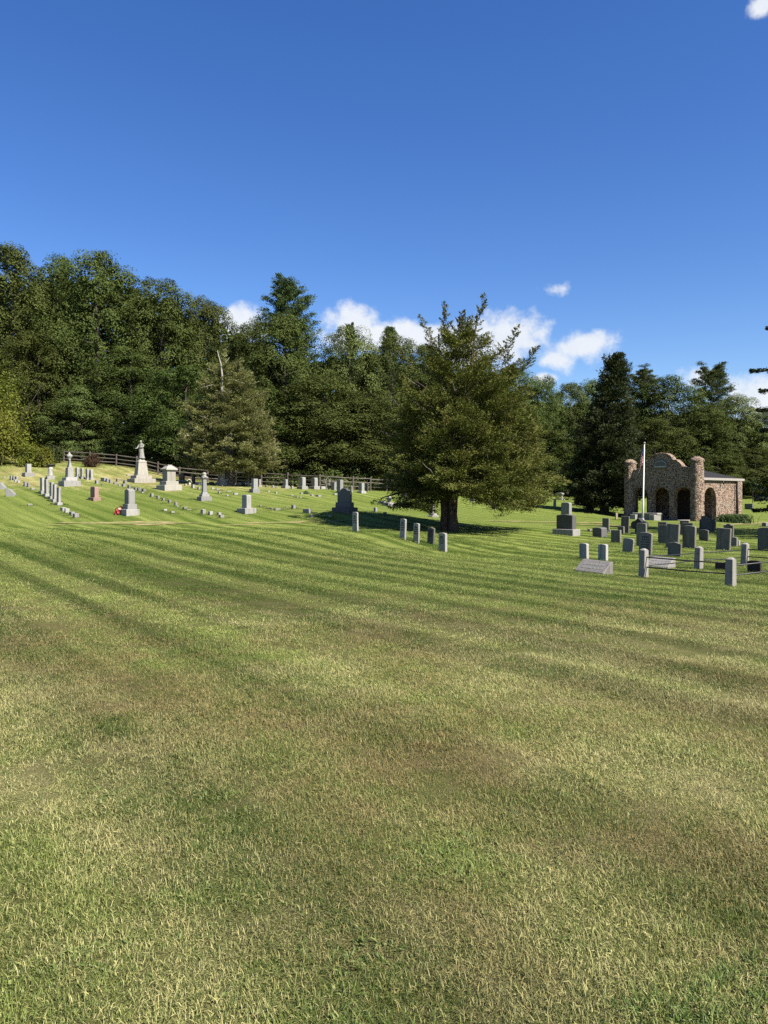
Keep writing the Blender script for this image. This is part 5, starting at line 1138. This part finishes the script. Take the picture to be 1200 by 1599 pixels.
tablet(980.5, 862.5, 840, 16, 1.6, 'brown', 'tilted small brown slate, leaning to the right', 'seg', (0, 6)).data.materials[0] = M['field']
# gothic black monument
p = P(999, 834.5); w, t, K = dims(p, 13, 4); o = thing('gothic_monument', 'black gothic monument with a pointed roof and round side lobes', 'monument', p)
MB().box(-w * .75, w * .75, -t * .9, t * .9, -.3, 3 * K).obj('base', M['dark'], o, .02); MB().box(-w * .42, w * .42, -t / 2, t / 2, 2.9 * K, 20 * K).obj('die', M['dark'], o, .02)
MB().prism([(-w * .5, 19.5 * K), (w * .5, 19.5 * K), (w * .34, 21.5 * K), (0, 26 * K), (-w * .34, 21.5 * K)], -t * .7, t * .7).obj('roof', M['dark'], o, .015)
for sx_ in (-1, 1): MB().prism([(sx_ * w * .52 + .21 * math.cos(a), 14.5 * K + .21 * math.sin(a)) for a in [2 * math.pi * i / 14 for i in range(14)]], -t * .35, t * .35).obj('side_lobe', M['dark'], o, .015)
place(o, p)
tablet(1002, 853.5, 816.5, 14, 2, 'slate', 'tall dark segment-topped stone behind the pale inscribed headstone', 'seg', (0, .5), )
tablet(1008, 866.5, 831, 18.5, 2.2, 'field', 'tall pale grey headstone with worn inscription, leaning slightly right', 'seg', (0, 2.5), lines=6)
for px, by, ty, d, l, top, ln, lb in (
    (1035, 846, 815, 12.5, 1.4, 'flat', 0, 'far slab of the overlapping dark pair left of centre'),
    (1035.5, 849.5, 819.5, 13, 1.4, 'flat', -.5, 'near slab of the overlapping dark pair, with a white top edge'),
    (1050, 856.5, 818, 18, 2.2, 'flat', 2.5, 'tall dark streaked slab leaning right beside the overlapping pair'),
    (1053.5, 868.5, 846, 19, 2, 'peak', 2.5, 'short dark tilted stone right in front of the tall streaked slab'),
    (1070, 835.5, 812.5, 13.5, 1.6, 'flat', 0, 'farthest of three staggered dark slabs below the shelter arch'),
    (1074.5, 845, 816.5, 15, 1.8, 'flat', 0, 'middle of three staggered dark slabs below the shelter arch'),
    (1076.5, 857, 820.5, 18.5, 2.2, 'seg', .5, 'nearest and tallest of three staggered dark slabs below the shelter arch'),
    (1105, 829.5, 808.5, 22.5, 1.6, 'peak', 1, 'wide dark slab against the corner column of the shelter'),
    (1100, 828, 805.5, 8, 1, 'flat', 0, 'narrow slab peeping over the wide dark one at the shelter corner'),
    (1099.5, 844.8, 827, 13.3, 1.6, 'seg', .5, 'small square dark headstone below the wide dark slab'),
    (1129.5, 859.5, 824.5, 19.5, 2, 'flat', 3.2, 'tall dark slab leaning right, in front of the strap-leaved plants'),
    (1138, 839.5, 817.5, 13.5, 2, 'ear', 1, 'shouldered dark headstone behind the tall leaning slab'),
    (1196, 858.5, 823.5, 21, 2.2, 'seg', .5, 'tall dark streaked headstone at the right edge of the picture')):
    tablet(px, by, ty, d, l, 'slate', lb, top, (0, ln), 'old dark headstones on the right')
tablet(1145.5, 854, 838.5, 11, 1.6, 'field', 'small pale weathered stone behind the tall leaning slab', 'seg', (0, 1))
tablet(1154.5, 853.5, 844, 1.5, 2.2, 'marble', 'tiny white footstone beside the small pale weathered stone', 'flat')
block(1195, 822.5, 6.5, 6, 3, 'field', 'rounded grey stone beyond the right-edge headstone', None, top='seg')
G4 = 'white marble pair with bright right edges above the slanted stone'
tablet(912.5, 873, 848.3, 11.4, 3.6, 'marble', 'left stone of the small arched marble pair above the slanted stone', 'seg', (0, 0), G4)
tablet(942, 875.8, 849.5, 12, 3.6, 'marble', 'right stone of the small arched marble pair above the slanted stone', 'seg', (0, 0), G4)
def slanted(px, by, ty, wpx, label, tz, lines=2):
    p = P(px, by); w, t, K = dims(p, wpx, 8); h = (by - ty) * K * .95; dp = .42; o = thing('slanted_headstone', label, 'gravestone', p)
    mb = MB(); r = w / 2; v = [(-r, -dp / 2, -.25), (r, -dp / 2, -.25), (r, dp / 2, -.25), (-r, dp / 2, -.25), (-r, -dp / 2, .05), (r, -dp / 2, .05), (r, dp / 2, h), (-r, dp / 2, h), (-r, dp / 2 - .09, h), (r, dp / 2 - .09, h)]
    mb.add(v, [(3, 2, 1, 0), (0, 1, 5, 4), (4, 5, 9, 8), (8, 9, 6, 7), (2, 3, 7, 6), (1, 2, 6, 9, 5), (3, 0, 4, 8, 7)]); mb.obj('slab', M['field'], o, .015)
    n = Vector((0, -(h - .05), dp - .09)).normalized()
    for i in range(lines):
        f = .68 - .3 * i; y = -dp / 2 + (dp - .09) * f; z = .05 + (h - .05) * f; x = -w * .34; mb = MB()
        while x < w * .34:
            g = rs.uniform(.04, .10); q = [(x, y - .03, z - .03 * (h - .05) / (dp - .09)), (x + g, y - .03, z - .03 * (h - .05) / (dp - .09)), (x + g, y + .03, z + .03 * (h - .05) / (dp - .09)), (x, y + .03, z + .03 * (h - .05) / (dp - .09))]
            mb.add([tuple(Vector(a) + n * .006) for a in q] + [tuple(Vector(a) - n * .01) for a in q], [(0, 1, 2, 3), (7, 6, 5, 4), (0, 4, 5, 1), (1, 5, 6, 2), (2, 6, 7, 3), (3, 7, 4, 0)]); x += g + rs.uniform(.02, .05)
        mb.obj('inscription', M['grey'], o)
    place(o, p, (0, tz), 1); return o
slanted(927, 895, 874.5, 44, 'wide speckled slant-faced stone with raised lettering in front of the marble pair', 1.5)
slanted(1031, 886.5, 869.5, 34, 'wide pale slant-faced stone inside the iron-railed lot', 1)
tablet(1126, 890, 877.5, 15.5, 1.2, 'brown', 'low wide brown stone inside the iron-railed lot', 'peak')
tablet(1178.5, 894, 875, 19, 2, 'brown', 'dark brown shouldered stone at the right end of the railed lot', 'seg', lines=0)
# far stones beyond the track
tablet(1170, 795.3, 786.5, 11, 1.8, 'bluegrey', 'lone grey headstone on far grass right of the shelter', 'flat', (0, 0))
tablet(902.5, 788.8, 778.5, 8.4, 2.6, 'bluegrey', 'left one of two far square stones on grass left of the dark conifer', 'flat')
tablet(911, 787.3, 778, 5, 2.6, 'bluegrey', 'right and smaller of two far square stones left of the dark conifer', 'flat')
tablet(921.5, 797.5, 781.3, 12, 1.4, 'dark', 'black arched headstone at the foot of the dark conifer', 'seg')
tablet(922.5, 781.5, 773, 7, 2, 'grey', 'far grey stone half behind the dark conifer', 'flat')
tablet(866.5, 791.8, 779, 2.6, 2, 'grey', 'slim grey stone at the right skirt of the big cedar', 'flat')
p = P(874.5, 780.5); K = p.y / FPX; o = thing('canopy_monument', 'far white monument of two pillars under a slab, right of the big cedar', 'monument', p)
for sx_ in (-1, 1): MB().box(sx_ * .3 - .09, sx_ * .3 + .09, -.12, .12, 1.4 * K, 8 * K).obj('pillar', M['marble'], o, .01)
MB().box(-.5, .5, -.25, .25, -.3, 1.5 * K).obj('base', M['marble'], o, .02); MB().prism(outline(1.0, 11.3 * K, 'seg', 7.9 * K, .15), -.2, .2).obj('top_slab', M['grey'], o, .015); place(o, p)

# small markers: rows of low blocks
ORD = ['first', 'second', 'third', 'fourth', 'fifth', 'sixth', 'seventh', 'eighth', 'ninth', 'tenth', 'eleventh', 'twelfth', 'thirteenth', 'fourteenth']
def row(items, phrase, group, m='grey', slant=False):
    for i, it in enumerate(items):
        px, by, h, d, l = it[:5]; block(px, by, h, d, l, it[5] if len(it) > 5 else m, f'{ORD[i]} {phrase}', group, slant)
row([(186.4, 759, 3, 1.2, 3), (193.5, 759.8, 4.2, 2.6, 4), (202, 762, 4.5, 2.4, 3), (212, 765, 4, 2.4, 3), (217.3, 766.8, 5, 2.4, 4), (225, 768, 4.6, 3, 4), (237.5, 776, 5.6, 2.8, 3.4), (247, 779, 4.8, 2.4, 3), (255, 782, 4.4, 2.2, 2.6), (265, 785.3, 4.8, 2.4, 3.2), (275, 789.5, 5.6, 2.4, 3), (289, 795.3, 4, 2.2, 5)],
    'low block marker from the far left in the long row below the statue', 'low block markers in the long row below the statue', 'field')
row([(99, 797.8, 5.5, 3, 6), (105, 800.8, 7, 2, 6), (113, 804.5, 5.4, 3, 5.5), (119, 808.3, 6.6, 2.8, 6.5)], 'and low of four chunky white block markers nearest the track, from the left', 'four chunky white block markers above the track', 'pale')
row([(317.5, 802.3, 7, 3.6, 4.6), (329, 804.3, 6, 3.4, 4.4), (342.5, 804.5, 4.5, 3, 4.4), (346, 808.5, 4.6, 3, 5.6)], 'from the left of four pale cubes above the track below the slim column', 'four pale cubes below the slim column', 'pale')
row([(17.5, 749.5, 6.4, 2, 2), (21.3, 749.8, 6.6, 2, 2), (26.5, 750, 6, 2.2, 3.2)], 'from the left of three small upright markers by the left edge', 'three small upright markers by the left edge')
row([(39.7, 759, 7, 2, 3), (45, 760, 5.8, 1.8, 3)], 'of a pair of small upright markers left of the narrow marble row', 'pair of small upright markers on the left slope')
row([(151.5, 755, 5.2, 2.4, 3.6), (160, 757.6, 1.6, 2, 2.6), (180, 756, 3, 2, 3.4), (184.5, 752, 4.2, 2, 4), (195.5, 755, 4.5, 3, 3.4)], 'scattered low marker between the urn monument and the statue, from the left', 'scattered low markers between urn monument and statue', 'field')
row([(162.5, 751.5, 5.8, 4.4, 4.5), (168, 752.5, 5.4, 2.2, 3.2), (173, 754, 5.4, 2, 3.4)], 'from the left of three joined low stones behind the pink headstone', 'three low stones behind the pink headstone')
row([(416, 760.8, 3.4, 2.4, 1), (426.5, 761.6, 4, 1.8, 2.6), (432.5, 762, 3, .9, 2.6), (456.5, 763.3, 4.6, 2, 2.6)], 'from the left of the low markers in front of the shaded fence', 'low markers in front of the shaded fence')
row([(290.5, 758, 2.6, 1.5, 3.4, 'buff'), (301.5, 762, 5, 3, 2.4), (310.5, 764.5, 4, 2.4, 2.2), (332.5, 763.5, 2, 1.6, 3.6), (340.5, 765.5, 2.4, 1.4, 5), (342.5, 770.5, 3.6, 1.8, 2.4), (355.5, 775, 2.6, 1.3, 3), (358, 768.8, 1.5, 1, 6), (368.5, 773, 3.2, 2, 6)], 'low marker from the left around the slim column', 'low markers around the slim column', 'pale')
row([(420, 768, 1.8, 1, 3.4), (431, 770.5, 2, 3, 2), (456, 774.5, 1.8, 1.4, 4.6), (464.5, 777.3, 1.8, 2, 2), (469.8, 778, 1.8, 1, 3), (470.5, 771.4, 1.8, 2.8, 3), (487.5, 774.3, 2.2, 2.4, 3.6), (497.5, 775.3, 2.4, 4.6, 4.6), (524, 772.4, 1.8, 3, 5)], 'flat marker from the left on the slope below the two matching headstones', 'flat markers below the two matching headstones', 'pale')
row([(407, 791.5, 3, 1.6, 2.4), (421, 795, 2, 8, 1.6), (433.5, 796.5, 2.6, 3, 8), (448, 793.6, 1.6, 2.4, 3)], 'from the left of the half-sunk markers right of the lone pale headstone', 'half-sunk markers right of the lone pale headstone', 'field')
block(458.5, 795, 6.6, 3.6, 3.4, 'grey', 'small upright cube marker on the slope left of the dark monument', None)
block(480, 801, 6.6, 9.6, 4, 'grey', 'wide low block marker left of the cedar shade', None)
block(487.8, 807.3, 3.6, 3, 5.6, 'pale', 'small white block just below the wide low block marker', None)
block(515.6, 807.6, 3.4, 2, 4, 'pale', 'small pale block lying in the cedar shade below the dark monument', None)
block(258, 797.8, 2.8, 2, 5, 'marble', 'left one of two flat white stones right of the gabled headstone', None)
block(270, 801.2, 2.8, 1.6, 4.6, 'marble', 'right one of two flat white stones right of the gabled headstone', None)
block(277.5, 791.3, 1.8, 1.6, 4, 'marble', 'flat white stone beside the long row of low markers', None)
block(296, 796.6, 1.4, 1, 6, 'marble', 'thin flat white stone at the end of the long row', None)
block(223, 770, 2, 1.2, 3.4, 'marble', 'flat pale stone below the statue monument', None)
block(51.5, 765, 3.6, 1.2, 5, 'marble', 'small flat white stone left of the narrow marble row', None)
block(47.3, 789.6, 3, .8, 6, 'marble', 'small white block alone on the left lawn edge', None)
block(24.7, 752, 3.2, 1, 3.6, 'marble', 'upper flat white footstone near the left edge', None)
block(29.2, 753.6, 3, 1, 3.6, 'marble', 'lower flat white footstone near the left edge', None)
block(7.5, 745.6, 1.6, 1, 4, 'marble', 'flat white stone below the yellow-green bushes', None)
block(202.5, 743, 1.6, 1.5, 8.5, 'marble', 'long flat white slab left of the statue monument', None)
for px, by, ty, lb in ((17.5, 774.5, 763, 'lower one of two wedge-shaped markers by the left edge'), (3.5, 763.5, 753, 'upper one of two wedge-shaped markers cut by the left edge')):
    p = P(px, by); K = p.y / FPX; h = (by - ty) * K; o = MB().prism([(-.28, -.2), (.32, -.2), (.30, h * .22), (.0, h * .9), (-.16, h), (-.28, h * .9)], -.26, .26).obj('wedge_marker', M['grey'], None, .015)
    tag(o, lb, 'grave marker', 'wedge-shaped markers by the left edge'); o.location = p; o.rotation_euler = (0, 0, R(8))
# rough stones round the foot of the thinning cedar
for i, (px, by) in enumerate(((373.5, 758.5), (379, 758.3), (384.5, 758.8), (390, 759.6))):
    p = P(px, by); K = p.y / FPX; mb = MB(); rr_ = random.Random(i); pr_ = [(.26 * math.cos(a) * rr_.uniform(.8, 1.15), .17 + .2 * math.sin(a) * rr_.uniform(.8, 1.15)) for a in [2 * math.pi * k / 9 for k in range(9)]]
    o = mb.prism(pr_, -.18, .18).obj('field_stone', M['field'], None, .06); tag(o, f'{ORD[i]} rough field stone right of the thinning cedar trunk', 'stone', 'rough field stones by the thinning cedar'); o.location = p; o.rotation_euler = (0, 0, i * 1.1)

# flowers beside the gabled headstone
def flowers(px, by, wpx, hpx, label, seed, npetal=26, petal='petal'):
    p = P(px, by); K = p.y / FPX; o = thing('flowers', label, 'flowers', p); rng = np.random.default_rng(seed); r = wpx * K / 2; h = hpx * K
    n = 500; d = unit(rng.normal(size=(n, 3))); d[:, 2] = abs(d[:, 2]); pos = d * np.array([r, r, h * .85]) * rng.uniform(.3, 1, (n, 1)); a, b = frames(unit(d + rng.normal(size=d.shape) * .5), rng)
    link('foliage', quads_mesh('foliage', pos, a * .06, b * .028, rng.random(n), M['strap']), o)
    for k in range(npetal):
        d = unit(rng.normal(size=(1, 3)))[0]; d[2] = abs(d[2]); c = d * np.array([r * .95, r * .95, h]); m = 7; an = np.arange(m) * 6.283 / m
        u, v = frames(d[None], rng); u, v = u[0], v[0]; dirs = np.cos(an)[:, None] * u + np.sin(an)[:, None] * v + d * .35; s_ = np.cross(d, dirs)
        link('bloom', quads_mesh('bloom', c + dirs * .05, dirs * .05, unit(s_) * .032, rng.random(m), M[petal if k % 9 else 'petalw']), o)
    MB().lathe([(r * .25, -.05), (r * .4, .12), (r * .38, .12), (r * .1, .08)], 12).obj('pot', M['pot'], o)
    return o
flowers(187, 803, 15, 12.5, 'red flowers beside the white gabled headstone', 1)
flowers(296, 757, 7, 9, 'small mixed flowers behind the broad white monument', 2, 14, 'petalw')
# bare white-barked shrub by the fence
p = P(512, 764.5); o = thing('bare_shrub', 'bare pale-barked shrub in front of the fence', 'shrub', p); K = p.y / FPX; mb = MB(); rr_ = random.Random(12)
for an, L in ((0, 1.2), (1.3, 1.05), (2.4, 1.2), (3.6, 1.0), (4.4, 1.15), (5.5, .95)):
    q = limb_path(rr_, (.03 * math.cos(an), .03 * math.sin(an), -.1), (math.cos(an) * .55, math.sin(an) * .3, 1), L, 5, .28); mb.tube(q, [.045, .04, .034, .028, .02, .01], 6)
    for j in (2, 3, 4): mb.tube(limb_path(rr_, q[j], (rr_.uniform(-1, 1), rr_.uniform(-.6, .6), .7), L * .4, 3, .3), [.025, .02, .014, .007], 5)
mb.obj('branches', M['palewood'], o, 0, True)
rng = np.random.default_rng(4); n = 160; pos = rng.normal(size=(n, 3)) * np.array([.35, .25, .22]) + np.array([0, 0, .95]); a, b = frames(unit(rng.normal(size=(n, 3))), rng); link('foliage', quads_mesh('foliage', pos, a * .05, b * .03, rng.random(n), M['pine']), o)
# staked sapling beyond the shelter
p = P(1175.5, 786); o = thing('sapling', 'thin young tree standing beyond the far lone headstone', 'tree', p); K = p.y / FPX
MB().tube([(0, 0, -.1), (.03, 0, 1), (0, 0, 2.4)], [.04, .03, .012], 6).obj('trunk', M['bark'], o, 0, True)
n = 500; pos = unit(rng.normal(size=(n, 3))) * np.array([.5, .5, .8]) * rng.uniform(.4, 1, (n, 1)) + np.array([0, 0, 2.2]); a, b = frames(unit(rng.normal(size=(n, 3))), rng); link('crown', quads_mesh('crown', pos, a * .09, b * .05, rng.random(n), M['oak']), o)

# the mower leaves an untrimmed fringe of grass against every stone and post
rng = np.random.default_rng(91); fr = []
for x, y in BASES + [(q.x, q.y) for q in (pA, pB, pC, pE, pF, pA2)]:
    if y < 62:
        for _ in range(16): fr.append((x + rng.normal() * .24, y + rng.normal() * .24, rng.uniform(.8, 1.5) * (1 if y < 30 else 1.5)))
for an in np.linspace(0, 6.283, 60):
    q = P(701, 828.5); fr.append((q.x + .75 * math.cos(an) * rng.uniform(.8, 1.3), q.y + .75 * math.sin(an) * rng.uniform(.8, 1.3), 1.4))
fr = np.array(fr); scatter('grass_fringe', np.column_stack([fr[:, :2], ground(fr[:, 0], fr[:, 1])]), np.column_stack([fr[:, 2], fr[:, 2], fr[:, 2] * 1.35]), near_, .1, 19)
